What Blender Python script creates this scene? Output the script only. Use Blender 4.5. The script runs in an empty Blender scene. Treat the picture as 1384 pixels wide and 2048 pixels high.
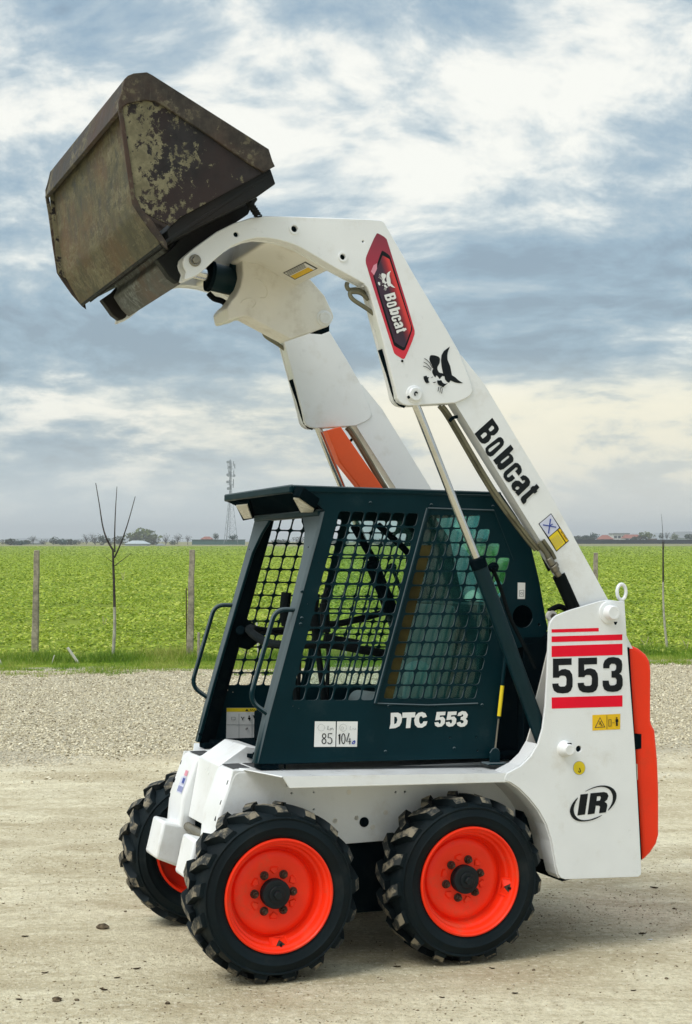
import bpy, bmesh, math, random
import numpy as np
from mathutils import Matrix, Vector, Euler
random.seed(7); rng = np.random.default_rng(7)
D = bpy.data; SC = bpy.context.scene; COL = SC.collection
R_ = math.radians
# ------------------------------------------------------------------ camera
FPX = 3063.06                      # focal length in pixels of the 1384 px wide photograph
CAMH = 1.6455; PITCH = math.atan((1083.13-1024)/FPX)
cd = D.cameras.new('camera'); cam = D.objects.new('camera', cd); COL.objects.link(cam)
cd.sensor_fit = 'HORIZONTAL'; cd.sensor_width = 36; cd.lens = 36*FPX/1384
cd.clip_start = .1; cd.clip_end = 30000
cam.location = (0, 0, CAMH); cam.rotation_euler = (math.pi/2+PITCH, 0, 0)
SC.camera = cam
SC.render.engine = 'CYCLES'; SC.cycles.use_denoising = True
SC.cycles.max_bounces = 8; SC.cycles.transparent_max_bounces = 16; SC.cycles.caustics_reflective = False; SC.cycles.caustics_refractive = False
SC.view_settings.view_transform = 'Standard'; SC.view_settings.look = 'None'; SC.view_settings.gamma = 1
SC.view_settings.use_curve_mapping = False
SC.view_settings.exposure = 0.72
# ------------------------------------------------------------------ sun and sky
SUN_EL, SUN_AZ = R_(52), R_(-128)          # azimuth measured from +Y towards +X: behind and left of the camera
sl = D.lights.new('sun', 'SUN'); sl.energy = 1.5; sl.angle = R_(28); sl.color = (1, .98, .945)
so = D.objects.new('sun', sl); COL.objects.link(so)
sd = Vector((math.sin(SUN_AZ)*math.cos(SUN_EL), math.cos(SUN_AZ)*math.cos(SUN_EL), math.sin(SUN_EL)))
so.rotation_euler = sd.to_track_quat('Z', 'Y').to_euler()
class NT:
    """tiny helper to write node trees"""
    def __init__(s, tree): s.t = tree; s.n = tree.nodes; s.l = tree.links
    def new(s, kind, **kw):
        n = s.n.new(kind)
        for k, v in kw.items(): setattr(n, k, v)
        return n
    def put(s, sock, v):
        if v is None: return
        if hasattr(v, 'is_output') or isinstance(v, bpy.types.NodeSocket): s.l.new(v, sock)
        else: sock.default_value = v
    def math(s, op, a, b=None, c=None, clamp=False):
        n = s.new('ShaderNodeMath', operation=op, use_clamp=clamp)
        for i, v in enumerate((a, b, c)): s.put(n.inputs[i], v)
        return n.outputs[0]
    def vmath(s, op, a, b=None, scale=None):
        n = s.new('ShaderNodeVectorMath', operation=op)
        s.put(n.inputs[0], a); s.put(n.inputs[1], b)
        if scale is not None: s.put(n.inputs[3], scale)
        return n.outputs[0]
    def noise(s, vec, scale, detail=4, rough=.55, dist=0, lac=2.0):
        n = s.new('ShaderNodeTexNoise'); s.put(n.inputs['Vector'], vec)
        n.inputs['Scale'].default_value = scale; n.inputs['Detail'].default_value = detail
        n.inputs['Roughness'].default_value = rough; n.inputs['Distortion'].default_value = dist
        n.inputs['Lacunarity'].default_value = lac
        return n.outputs['Fac']
    def vor(s, vec, scale, feature='F1', out='Distance', rand=1):
        n = s.new('ShaderNodeTexVoronoi', feature=feature); s.put(n.inputs['Vector'], vec)
        n.inputs['Scale'].default_value = scale; n.inputs['Randomness'].default_value = rand
        return n.outputs[out]
    def mr(s, v, a, b, c=0., d=1., smooth=True):
        n = s.new('ShaderNodeMapRange', interpolation_type='SMOOTHSTEP' if smooth else 'LINEAR')
        s.put(n.inputs[0], v)
        for i, x in enumerate((a, b, c, d)): n.inputs[i+1].default_value = x
        return n.outputs[0]
    def mix(s, f, a, b, mode='MIX'):
        n = s.new('ShaderNodeMix', data_type='RGBA', blend_type=mode)
        s.put(n.inputs[0], f)
        for i, v in ((6, a), (7, b)):
            if isinstance(v, (tuple, list)): v = tuple(v)+((1,) if len(v) == 3 else ())
            s.put(n.inputs[i], v)
        return n.outputs[2]
    def ramp(s, v, stops, interp='LINEAR'):
        n = s.new('ShaderNodeValToRGB'); s.put(n.inputs[0], v); e = n.color_ramp.elements
        n.color_ramp.interpolation = interp
        while len(e) < len(stops): e.new(.5)
        for el, (p, c) in zip(e, stops): el.position = p; el.color = tuple(c)+(1,) if len(c) == 3 else c
        return n.outputs[0]
    def bump(s, h, strength=.3, dist=.01, normal=None):
        n = s.new('ShaderNodeBump'); s.put(n.inputs['Height'], h)
        n.inputs['Strength'].default_value = strength; n.inputs['Distance'].default_value = dist
        if normal is not None: s.put(n.inputs['Normal'], normal)
        return n.outputs[0]
wd = D.worlds.new('World'); SC.world = wd; wd.use_nodes = True
w = NT(wd.node_tree); w.n.clear()
sky = w.new('ShaderNodeTexSky', sky_type='NISHITA', sun_disc=False, sun_elevation=SUN_EL, sun_rotation=SUN_AZ,
            altitude=100, air_density=1.4, dust_density=2.5, ozone_density=1.6)
tc = w.new('ShaderNodeTexCoord'); sep = w.new('ShaderNodeSeparateXYZ'); w.l.new(tc.outputs['Generated'], sep.inputs[0])
dx, dy, dz = sep.outputs
el = w.math('ARCSINE', w.math('MAXIMUM', dz, 0.0))                      # elevation (rad)
az = w.math('ARCTAN2', dx, dy)
den = w.math('ADD', w.math('MAXIMUM', dz, 0.0), .30)                    # cloud deck seen in perspective
cv = w.new('ShaderNodeCombineXYZ'); w.put(cv.inputs[0], w.math('DIVIDE', dx, den)); w.put(cv.inputs[1], w.math('DIVIDE', dy, den)); cv.inputs[2].default_value = 3.7
P = cv.outputs[0]
warp = w.new('ShaderNodeTexNoise'); w.put(warp.inputs['Vector'], P); warp.inputs['Scale'].default_value = 1.6; warp.inputs['Detail'].default_value = 3
Pw = w.vmath('ADD', P, w.vmath('SCALE', w.vmath('SUBTRACT', warp.outputs['Color'], (.5, .5, .5)), None, .28))
big = w.noise(Pw, 1.9, 3, .5); mid = w.noise(Pw, 4.6, 9, .60); fine = w.noise(Pw, 17., 7, .62)
dens = w.math('ADD', w.math('MULTIPLY', big, .60), w.math('ADD', w.math('MULTIPLY', mid, .72), w.math('MULTIPLY', fine, .30)))   # about .73 on average
# mean brightness of the deck by elevation: hazy horizon, thin bright streaks, a grey-blue bank, bright breaks, mixed above
prof = w.ramp(w.math('DIVIDE', el, .42), [(0, (.60,)*3), (.12, (.54,)*3), (.175, (.56,)*3), (.205, (.70,)*3), (.235, (.62,)*3), (.262, (.27,)*3), (.36, (.26,)*3), (.46, (.42,)*3), (.55, (.57,)*3), (.68, (.60,)*3), (.80, (.45,)*3), (1, (.48,)*3)])
left = w.math('MULTIPLY', w.mr(az, -.02, -.22), w.mr(el, .14, .24))
lum = w.math('ADD', w.math('MULTIPLY', w.math('SUBTRACT', dens, .805), 3.5), w.math('ADD', prof, w.math('MULTIPLY', left, .14)))
cloud = w.ramp(lum, [(0, (.165, .225, .28)), (.25, (.205, .285, .35)), (.5, (.295, .36, .40)), (.70, (.45, .49, .49)), (.88, (.62, .62, .575)), (1, (.68, .67, .61))])
glow = w.math('MULTIPLY', w.mr(az, -.26, .12), w.math('MULTIPLY', w.mr(el, .0, .05), w.mr(el, .125, .085)))   # low sun-lit cloud towards the right
cloud = w.mix(w.math('MULTIPLY', glow, w.mr(lum, .25, .75, .35, .9)), cloud, (.70, .65, .50))
# horizon haze, a little warmer towards the right where the hidden sun brightens the deck
haze_c = w.mix(w.mr(az, -.2, .25), (.52, .575, .575), (.66, .645, .56))
cloud = w.mix(w.math('MULTIPLY', w.mr(el, .075, .0), .95), cloud, haze_c)
skyc = w.mix(.84, w.vmath('SCALE', sky.outputs[0], None, .085), cloud)
zen = w.mr(el, .35, 1.3, 1., 1.9)
bg = w.new('ShaderNodeBackground'); w.put(bg.inputs[0], w.vmath('SCALE', skyc, None, zen)); bg.inputs[1].default_value = 1.0
ow = w.new('ShaderNodeOutputWorld'); w.l.new(bg.outputs[0], ow.inputs[0])
# ------------------------------------------------------------------ object helpers
def tag(o, label=None, cat=None, group=None, kind=None):
    for k, v in (('label', label), ('category', cat), ('group', group), ('kind', kind)):
        if v: o[k] = v
    return o
def empty(name, parent=None, loc=(0, 0, 0)):
    o = D.objects.new(name, None); o.empty_display_size = .1; COL.objects.link(o); o.location = loc
    if parent: o.parent = parent
    return o
def link(name, me, parent=None, loc=None):
    o = D.objects.new(name, me); COL.objects.link(o)
    if parent: o.parent = parent
    if loc is not None: o.location = loc
    return o
class MB:
    def __init__(s): s.v = []; s.f = []; s.m = []
    def add(s, vs, fs, m=0):
        n = len(s.v); s.v += [tuple(p) for p in vs]; s.f += [tuple(i+n for i in f) for f in fs]; s.m += [m]*len(fs)
    def box(s, a0, a1, b0, b1, c0, c1, m=0):
        s.add([(x, y, z) for z in (c0, c1) for y in (b0, b1) for x in (a0, a1)],
              [(0, 2, 3, 1), (4, 5, 7, 6), (0, 1, 5, 4), (2, 6, 7, 3), (0, 4, 6, 2), (1, 3, 7, 5)], m)
    def hexa(s, p, m=0):     # eight corners: 0-3 one ring, 4-7 the opposite ring
        s.add(p, [(3, 2, 1, 0), (4, 5, 6, 7), (0, 1, 5, 4), (1, 2, 6, 5), (2, 3, 7, 6), (3, 0, 4, 7)], m)
    def prism(s, poly, b0, b1, m=0):      # polygon in (a,c), extruded along b
        n = len(poly)
        s.add([(a, b0, c) for a, c in poly]+[(a, b1, c) for a, c in poly],
              [tuple(range(n)), tuple(range(2*n-1, n-1, -1))]+[(i, i+n, (i+1) % n+n, (i+1) % n) for i in range(n)], m)
    def tube(s, pts, r, n=10, m=0, caps=True):
        pts = [Vector(p) for p in pts]; rs = r if isinstance(r, (list, tuple)) else [r]*len(pts)
        rings = []; up = None
        for i, p in enumerate(pts):
            t = (pts[min(i+1, len(pts)-1)]-pts[max(i-1, 0)]).normalized()
            if up is None: up = t.orthogonal().normalized()
            up = (up-t*up.dot(t)).normalized(); sd_ = t.cross(up)
            rings.append([p+(up*math.cos(k*math.tau/n)+sd_*math.sin(k*math.tau/n))*rs[i] for k in range(n)])
        fs = [(i*n+k, i*n+(k+1) % n, (i+1)*n+(k+1) % n, (i+1)*n+k) for i in range(len(pts)-1) for k in range(n)]
        if caps: fs += [tuple(range(n-1, -1, -1)), tuple(range((len(pts)-1)*n, len(pts)*n))]
        s.add([q for rg in rings for q in rg], fs, m)
    def lathe(s, prof, center, n=48, m=0, axis='b', closed=False):   # prof: (r, along)
        vs = []
        for k in range(n):
            ct, st = math.cos(k*math.tau/n), math.sin(k*math.tau/n)
            for r, t in prof:
                vs.append((center[0]+r*ct, center[1]+t, center[2]+r*st) if axis == 'b' else (center[0]+r*ct, center[1]+r*st, center[2]+t))
        q = len(prof); fs = []
        for k in range(n):
            k2 = (k+1) % n
            for i in range(q-1 if not closed else q):
                j = (i+1) % q; fs.append((k*q+i, k*q+j, k2*q+j, k2*q+i) if axis == 'b' else (k*q+i, k2*q+i, k2*q+j, k*q+j))
        s.add(vs, fs, m)
    def cyl(s, p0, p1, r, n=20, m=0): s.tube([p0, p1], r, n, m)
    def mesh(s, name, mats, smooth=35):
        me = D.meshes.new(name); me.from_pydata(s.v, [], s.f)
        for mt in (mats if isinstance(mats, (list, tuple)) else [mats]): me.materials.append(mt)
        me.polygons.foreach_set('material_index', s.m)
        bm = bmesh.new(); bm.from_mesh(me); bmesh.ops.recalc_face_normals(bm, faces=bm.faces); bm.to_mesh(me); bm.free()
        me.polygons.foreach_set('use_smooth', [True]*len(me.polygons))
        if smooth is not None: me.set_sharp_from_angle(angle=R_(smooth))
        me.update(); return me
    def build(s, name, mats, parent=None, bevel=0, smooth=35, seg=2, loc=None):
        o = link(name, s.mesh(name, mats, smooth), parent, loc)
        if bevel:
            md = o.modifiers.new('bevel', 'BEVEL'); md.width = bevel; md.segments = seg; md.limit_method = 'ANGLE'; md.angle_limit = R_(28); md.harden_normals = False
        return o
def plate_mesh(name, loops, b0, b1, mats, bevel=.002):
    """flat sheet cut to the loops (outline, then holes), in the (a,c) plane, from b0 to b1, edges rounded"""
    cu = D.curves.new(name, 'CURVE'); cu.dimensions = '2D'; cu.fill_mode = 'BOTH'
    t = abs(b1-b0); bevel = min(bevel, t*.45)
    cu.extrude = max(t/2-bevel, 0); cu.bevel_depth = bevel; cu.bevel_resolution = 1; cu.offset = -bevel
    for lp in loops:
        sp = cu.splines.new('POLY'); sp.points.add(len(lp)-1); sp.use_cyclic_u = True
        for q, (a, c) in zip(sp.points, lp): q.co = (a, c, 0, 1)
    ob = D.objects.new('tmp', cu); me = D.meshes.new_from_object(ob); D.objects.remove(ob); D.curves.remove(cu)
    me.name = name; n = len(me.vertices); co = np.empty(n*3, np.float32); me.vertices.foreach_get('co', co); co = co.reshape(-1, 3)
    out = np.stack([co[:, 0], -co[:, 2]+(b0+b1)/2, co[:, 1]], 1); me.vertices.foreach_set('co', out.ravel().astype(np.float32))
    me.materials.clear()
    for mt in (mats if isinstance(mats, (list, tuple)) else [mats]): me.materials.append(mt)
    me.polygons.foreach_set('use_smooth', [True]*len(me.polygons)); me.set_sharp_from_angle(angle=R_(50)); me.update()
    return me
def plate(name, loops, b0, b1, mats, parent, bevel=.002):
    return link(name, plate_mesh(name, loops, min(b0, b1), max(b0, b1), mats, bevel), parent)
def sheet_mesh(name, loops, b0, b1, mat):
    """thin sheet with many holes: constrained triangulation, then given its thickness"""
    from mathutils.geometry import delaunay_2d_cdt
    vs, ed, own = [], [], []
    for lp in loops:
        n0 = len(vs); vs += [Vector(p) for p in lp]; ed += [(n0+i, n0+(i+1) % len(lp)) for i in range(len(lp))]
    v2, e2, f2, _, _, _ = delaunay_2d_cdt(vs, ed, [], 0, 1e-7)
    A = [np.array(lp) for lp in loops]; nv = len(v2); keep = []
    cen = np.array([[sum(v2[i].x for i in f)/3, sum(v2[i].y for i in f)/3] for f in f2]); cnt = np.zeros(len(f2), int)
    for a in A:
        x0, y0 = a[:, 0], a[:, 1]; x1, y1 = np.roll(x0, -1), np.roll(y0, -1); px, py = cen[:, :1], cen[:, 1:]
        cr = ((y0 > py) != (y1 > py)) & (px < (x1-x0)*(py-y0)/np.where(y1 == y0, 1e-12, y1-y0)+x0); cnt += cr.sum(1)
    f2 = [tuple(f) for f, c in zip(f2, cnt) if c % 2]
    m = MB(); m.v = [(p.x, b0, p.y) for p in v2]+[(p.x, b1, p.y) for p in v2]
    cnt_e = {}
    for f in f2:
        for i in range(3): e = (f[i], f[(i+1) % 3]); cnt_e[e] = 1
    m.f = [f for f in f2]+[tuple(i+nv for i in f[::-1]) for f in f2]+[(a, b, b+nv, a+nv) for a, b in cnt_e if (b, a) not in cnt_e]
    m.m = [0]*len(m.f); return m.mesh(name, mat, 40)
def join_meshes(mes, name):
    """several meshes into one (all share the material list of the first)"""
    bm = bmesh.new()
    for me in mes: bm.from_mesh(me)
    out = D.meshes.new(name); bm.to_mesh(out); bm.free()
    return out
def circle(ca, cc, r, n=20, ry=None): return [(ca+r*math.cos(i*math.tau/n), cc+(ry or r)*math.sin(i*math.tau/n)) for i in range(n)]
def round_path(pts, r=.03, n=5):
    """polyline with its inner corners rounded"""
    pts = [Vector(p) for p in pts]; out = [pts[0]]
    for i in range(1, len(pts)-1):
        p = pts[i]; u, v = pts[i-1]-p, pts[i+1]-p; d = min(r, u.length*.45, v.length*.45)
        a, b = p+u.normalized()*d, p+v.normalized()*d
        for k in range(n+1):
            t = k/n; out.append(a*(1-t)**2+p*2*t*(1-t)+b*t*t)
    return out+[pts[-1]]
def spline(pts, n=6):
    pts = [Vector(p) for p in pts]; out = []
    for i in range(len(pts)-1):
        p0, p1, p2, p3 = pts[max(i-1, 0)], pts[i], pts[i+1], pts[min(i+2, len(pts)-1)]
        for k in range(n):
            t = k/n; out.append(.5*((2*p1)+(p2-p0)*t+(2*p0-5*p1+4*p2-p3)*t*t+(3*p1-p0-3*p2+p3)*t**3))
    return out+[pts[-1]]
# ------------------------------------------------------------------ the loader's own frame
# a: rearwards along the machine, b: across it (0 = outer face of the near wheels, 1.2 = of the far ones), c: up from the ground
ROT = np.array([[.92837, .37178, -.01380], [-.37175, .92817, -.01650], [.00667, .02045, .99977]])
for i in range(3): ROT[i] /= np.linalg.norm(ROT[i])
ORG = np.array([-.250, 5.6965, .0055])
MAT = Matrix([[*ROT[:, 0], ORG[0]], [*ROT[:, 1], ORG[1]], [*ROT[:, 2], ORG[2]], [0, 0, 0, 1]])
def at(px, py, axis, val):
    """where the sight line of a point measured in the photograph meets a known plane of the machine"""
    x, z = (px-692)/FPX, (1024-py)/FPX; c, s = math.cos(PITCH), math.sin(PITCH)
    d = ROT @ np.array([x, c-z*s, s+z*c]); o = ROT @ (np.array([0, 0, CAMH])-ORG)
    return o+d*((val-o[axis])/d[axis])
def Z(ox, oy, k): return lambda pts: [(ox+x/k, oy+y/k) for x, y in pts]
def AC(pts, b): return [(lambda q: (float(q[0]), float(q[2])))(at(x, y, 1, b)) for x, y in pts]
def A3(pts, b): return [tuple(float(t) for t in at(x, y, 1, b)) for x, y in pts]
z1 = Z(60, 120, 2.563); z2 = Z(350, 400, 2.768); z3 = Z(650, 430, 2.3067); z4 = Z(420, 940, 3.0087); z5 = Z(740, 950, 3.4125); z6 = Z(980, 1150, 3.25)
z7 = Z(220, 1360, 2.6615); z8 = Z(520, 1380, 2.3067); z9 = Z(220, 1460, 4.613); z10 = Z(420, 940, 4.613); z11 = Z(360, 1160, 4.613)
zb = Z(180, 380, 4.325); zc = Z(920, 820, 6.29); zd = Z(1090, 1250, 8.141); ze = Z(1110, 1410, 7.877); zf = Z(610, 1410, 3.954); zg = Z(820, 680, 9.886); zh = Z(710, 450, 7.314)
zk = Z(970, 1060, 7.69)
# ------------------------------------------------------------------ materials
def new_mat(name):
    m = D.materials.new(name); m.use_nodes = True; t = NT(m.node_tree); t.n.clear()
    b = t.new('ShaderNodeBsdfPrincipled'); o = t.new('ShaderNodeOutputMaterial'); t.l.new(b.outputs[0], o.inputs[0])
    t.bsdf = b; t.out = o; t.obj = t.new('ShaderNodeTexCoord').outputs['Object']
    return m, t
def paint(name, col, rough=.35, var=.06, dirt=None, dirt_amt=.0, coat=.0, spec=.5, metal=0, scale=3., bump=.0, orange=.0):
    m, t = new_mat(name); b = t.bsdf
    n = t.noise(t.obj, scale, 5, .6); dk = tuple(x*(1-var*2) for x in col); lt = tuple(min(1, x*(1+var)) for x in col)
    c = t.mix(t.mr(n, .3, .7), dk, lt)
    rv = t.mr(t.noise(t.obj, scale*4, 4), .3, .7, rough*.85, rough*1.2)
    if dirt:
        g = t.math('MULTIPLY', t.mr(t.noise(t.obj, scale*2.3, 8, .68), .52, .70), dirt_amt)
        c = t.mix(g, c, dirt); rv = t.math('ADD', rv, t.math('MULTIPLY', g, .3))
    t.put(b.inputs['Base Color'], c); t.put(b.inputs['Roughness'], rv); b.inputs['Metallic'].default_value = metal
    b.inputs['Coat Weight'].default_value = coat; b.inputs['Coat Roughness'].default_value = .12; b.inputs['Specular IOR Level'].default_value = spec
    if bump: t.put(b.inputs['Normal'], t.bump(t.noise(t.obj, orange or 60, 3), bump, .002))
    return m
WHITE = paint('white_paint', (.77, .785, .785), .32, .025, (.50, .46, .38), .28, .15, bump=.06, orange=25)
WHITE_SHADED = paint('shaded_white_paint', (.77, .75, .69), .4, .03, (.42, .37, .28), .35, .08)  # the white paint again, its look in shade put into a beige tint
HUBM = paint('hub_black', (.006, .011, .013), .6, .15, (.03, .03, .028), .3, spec=.25)
def cab_paint():
    m, t = new_mat('dark_teal_paint'); b = t.bsdf; n = t.noise(t.obj, 3, 5, .6)
    c = t.mix(t.mr(n, .3, .7), (.0012, .0150, .0205), (.0020, .0205, .0275)); c = t.mix(t.math('MULTIPLY', t.mr(t.noise(t.obj, 7, 8, .68), .56, .72), .14), c, (.05, .07, .07))
    s = t.new('ShaderNodeSeparateXYZ'); t.l.new(t.new('ShaderNodeNewGeometry').outputs['Normal'], s.inputs[0])
    sky_sheen = t.math('MULTIPLY', t.mr(s.outputs[2], .10, .30, 0, .34), t.mr(n, .25, .6, .7, 1))  # upward-tilted faces painted paler, standing in for the sky they reflect
    t.put(b.inputs['Base Color'], t.mix(sky_sheen, c, (.30, .35, .37))); t.put(b.inputs['Roughness'], t.math('ADD', t.mr(n, .3, .7, .34, .46), t.math('MULTIPLY', sky_sheen, .6))); b.inputs['Specular IOR Level'].default_value = .07
    t.put(b.inputs['Normal'], t.bump(t.noise(t.obj, 30), .05, .002)); return m
DARK = cab_paint()
DARK2 = paint('black_paint', (.003, .008, .011), .5, .15, (.02, .024, .022), .3, spec=0)
CYLB = paint('cylinder_paint', (.003, .020, .026), .36, .1, spec=.16)
CHROME = paint('chrome', (.62, .62, .60), .16, .03, (.35, .33, .28), .25, metal=1)
STEEL = paint('bare_steel', (.26, .24, .19), .42, .12, (.12, .09, .05), .6, metal=.8)
RUSTY = paint('rusty_steel', (.10, .07, .045), .6, .3, (.16, .08, .03), .7, metal=.5)
RED = paint('rim_red', (.95, .034, .006), .40, .04, (.42, .13, .06), .30, .10, spec=.22)
ORANGE = paint('cover_orange', (.98, .040, .006), .4, .03, (.55, .08, .03), .2, .08, spec=.22)
LOCK = paint('lock_orange', (.92, .10, .010), .4, .05)
RUBBER = paint('rubber', (.004, .0095, .012), .62, .25, (.035, .036, .032), .3, spec=.14, bump=.25, orange=40)
HOSE = paint('hose_rubber', (.007, .010, .011), .6, .2, spec=.03)
TUBE = paint('hydraulic_tube', (.20, .19, .13), .45, .2, (.06, .05, .03), .6, metal=.5)
ARMR = paint('armrest_vinyl', (.17, .23, .23), .5, .1, (.1, .1, .09), .4)
SEAT = paint('seat_vinyl', (.075, .105, .108), .5, .1, (.1, .1, .09), .4)
INNER = paint('dusty_interior', (.062, .052, .018), .7, .3, (.10, .09, .03), .7, spec=.03)
BLACKPRINT = paint('black_print', (.009, .012, .014), .4, .05, spec=.12)
REDPRINT = paint('red_print', (.80, .006, .028), .35, .03, spec=.12)
YELLOWP = paint('yellow_print', (.78, .60, .03), .4, .05, spec=.12)
AMBER = paint('amber_print', (.80, .50, .02), .4, .05, spec=.12)
WHITEP = paint('white_print', (.74, .74, .72), .4, .03)
BLUEP = paint('blue_print', (.05, .08, .33), .4, .05, spec=.12)
PALEBLUE = paint('pale_print', (.60, .62, .76), .4, .05)
LINE = paint('fine_print', (.30, .31, .31), .5, .1, spec=.12)
PINKP = paint('pink_print', (.70, .28, .36), .4, .05)
GRIP = paint('grip_pad', (.06, .062, .066), .85, .25, bump=.4, orange=400)
LENS = paint('lamp_lens', (.52, .49, .39), .3, .05, coat=.3)
def decal_red():
    m, t = new_mat('red_decal_print'); s = t.new('ShaderNodeSeparateXYZ'); t.l.new(t.obj, s.inputs[0])
    t.put(t.bsdf.inputs['Base Color'], t.ramp(t.mr(s.outputs[2], 2.42, 2.88, smooth=False), [(0, (.62, .02, .04)), (.5, (.42, .02, .05)), (1, (.17, .022, .04))])); t.bsdf.inputs['Roughness'].default_value = .4
    return m
def decal_in():
    m, t = new_mat('inner_decal_print'); s = t.new('ShaderNodeSeparateXYZ'); t.l.new(t.obj, s.inputs[0])
    k = t.math('ADD', s.outputs[0], t.math('MULTIPLY', s.outputs[2], .36))
    t.put(t.bsdf.inputs['Base Color'], t.ramp(t.mr(k, 1.392, 1.44, smooth=False), [(0, (.035, .012, .03)), (.45, (.26, .015, .025)), (.75, (.62, .035, .03)), (1, (.68, .04, .035))])); t.bsdf.inputs['Roughness'].default_value = .4
    return m
def glass_mat(name, tint, gloss=.10):
    m = D.materials.new(name); m.use_nodes = True; t = NT(m.node_tree); t.n.clear()
    tr = t.new('ShaderNodeBsdfTransparent'); tr.inputs[0].default_value = (*tint, 1)
    gl = t.new('ShaderNodeBsdfGlossy'); gl.inputs[0].default_value = (.8, .95, .92, 1); gl.inputs[1].default_value = .08
    lw = t.new('ShaderNodeLayerWeight'); lw.inputs[0].default_value = .25
    mx = t.new('ShaderNodeMixShader'); t.put(mx.inputs[0], t.math('ADD', t.math('MULTIPLY', lw.outputs['Fresnel'], .5), gloss*.3))
    t.l.new(tr.outputs[0], mx.inputs[1]); t.l.new(gl.outputs[0], mx.inputs[2])
    # film of dust on the plastic
    df = t.new('ShaderNodeBsdfDiffuse'); df.inputs[0].default_value = (.045, .21, .20, 1)
    m2 = t.new('ShaderNodeMixShader'); t.put(m2.inputs[0], t.mr(t.noise(t.new('ShaderNodeTexCoord').outputs['Object'], 6, 6, .65), .3, .8, .10, .32))
    t.l.new(mx.outputs[0], m2.inputs[1]); t.l.new(df.outputs[0], m2.inputs[2])
    o = t.new('ShaderNodeOutputMaterial'); t.l.new(m2.outputs[0], o.inputs[0]); return m
GLASS = glass_mat('teal_tinted_pane', (.46, .86, .83)); GLASS2 = glass_mat('clear_tinted_pane', (.78, .95, .91))
def tread_mat():
    m, t = new_mat('dusty_tread'); b = t.bsdf
    n = t.noise(t.new('ShaderNodeNewGeometry').outputs['Position'], 22, 7, .65)
    f = t.mr(n, .45, .60)
    t.put(b.inputs['Base Color'], t.mix(f, (.014, .018, .018), (.21, .18, .125))); b.inputs['Roughness'].default_value = .8
    t.put(b.inputs['Normal'], t.bump(n, .5, .006)); return m
TREAD = tread_mat()
def bucket_mat(name, base, flake, amt, streak, edge=None, scratch=.0):
    m, t = new_mat(name); b = t.bsdf
    mp = t.new('ShaderNodeMapping'); t.l.new(t.obj, mp.inputs[0]); mp.inputs['Scale'].default_value = streak
    n1 = t.noise(mp.outputs[0], 3.4, 12, .70); n2 = t.noise(t.obj, 13, 12, .74); n3 = t.noise(t.obj, 2.1, 5, .6); n4 = t.noise(t.obj, 46, 8, .7)
    c = t.mix(t.mr(n2, .32, .68), tuple(x*.45 for x in base), tuple(x*1.3 for x in base))
    c = t.mix(t.mr(n3, .45, .62, 0, .55), c, (base[0]*1.45, base[1]*.86, base[2]*.70))
    c = t.mix(t.mr(n4, .55, .72, 0, .5), c, tuple(x*.35 for x in base))
    k = t.math('ADD', n1, t.math('ADD', t.math('MULTIPLY', t.math('SUBTRACT', n2, .5), .8), t.math('MULTIPLY', t.math('SUBTRACT', n4, .5), .75)))
    if edge:
        s = t.new('ShaderNodeSeparateXYZ'); t.l.new(t.obj, s.inputs[0]); (a0, c0), (na, nc), g = edge
        d = t.math('ADD', t.math('MULTIPLY', t.math('SUBTRACT', s.outputs[0], a0), na), t.math('MULTIPLY', t.math('SUBTRACT', s.outputs[2], c0), nc))
        k = t.math('SUBTRACT', t.math('ADD', k, .10), t.math('MULTIPLY', d, g))
    f = t.math('MULTIPLY', t.mr(k, *amt), .9)
    c = t.mix(f, c, t.mix(t.mr(n2, .35, .65), flake, tuple(x*.55 for x in flake)))
    if scratch:
        q = t.new('ShaderNodeMapping'); t.l.new(t.obj, q.inputs[0]); q.inputs['Scale'].default_value = (90, 5, 9); q.inputs['Rotation'].default_value = (.25, .1, .3)
        sc = t.noise(q.outputs[0], 1.4, 6, .7); c = t.mix(t.mr(sc, .56, .70, 0, scratch), c, tuple(min(1, x*2.1) for x in base)); c = t.mix(t.mr(sc, .42, .30, 0, scratch), c, tuple(x*.4 for x in base))
    t.put(b.inputs['Base Color'], c); t.put(b.inputs['Roughness'], t.mr(n2, .3, .7, .5, .85)); b.inputs['Metallic'].default_value = .1; b.inputs['Specular IOR Level'].default_value = .25
    t.put(b.inputs['Normal'], t.bump(t.math('ADD', n2, t.math('MULTIPLY', f, .6)), .4, .006)); return m
_e0, _e1 = AC(z1([(470, 190)]), -.085)[0], AC(z1([(560, 770)]), -.085)[0]; _l = math.hypot(_e1[0]-_e0[0], _e1[1]-_e0[1]); _n = (-(_e1[1]-_e0[1])/_l, (_e1[0]-_e0[0])/_l)
if _n[0] < 0: _n = (-_n[0], -_n[1])
BK_SIDE = bucket_mat('bucket_side_steel', (.026, .024, .0245), (.27, .245, .145), (.535, .60), (1.3, 1, .8), (_e0, _n, .50))
BK_FLOOR = bucket_mat('bucket_floor_steel', (.095, .087, .052), (.24, .215, .125), (.46, .72), (1, .6, 2.5), None, .55)
BK_RIM = bucket_mat('bucket_rim_steel', (.055, .047, .038), (.21, .185, .115), (.55, .68), (1, 1, 1), None, .3)
BK_DARK = bucket_mat('coupler_steel', (.012, .014, .014), (.10, .10, .085), (.66, .78), (1, .5, 1))
BK_GREY = bucket_mat('worn_grey_steel', (.11, .118, .112), (.30, .33, .33), (.50, .66), (1, .35, 1), None, .5)
# ================================================================== the skid steer loader
ldr = empty('skid_steer_loader'); ldr.matrix_world = MAT
tag(ldr, 'white and dark teal skid steer loader with orange rims, its lift arms and bucket raised', 'skid steer')
WB = .787; RW = .3269               # wheelbase, wheel radius
def mir(b, s): return b if s == 0 else 1.2-b
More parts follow.
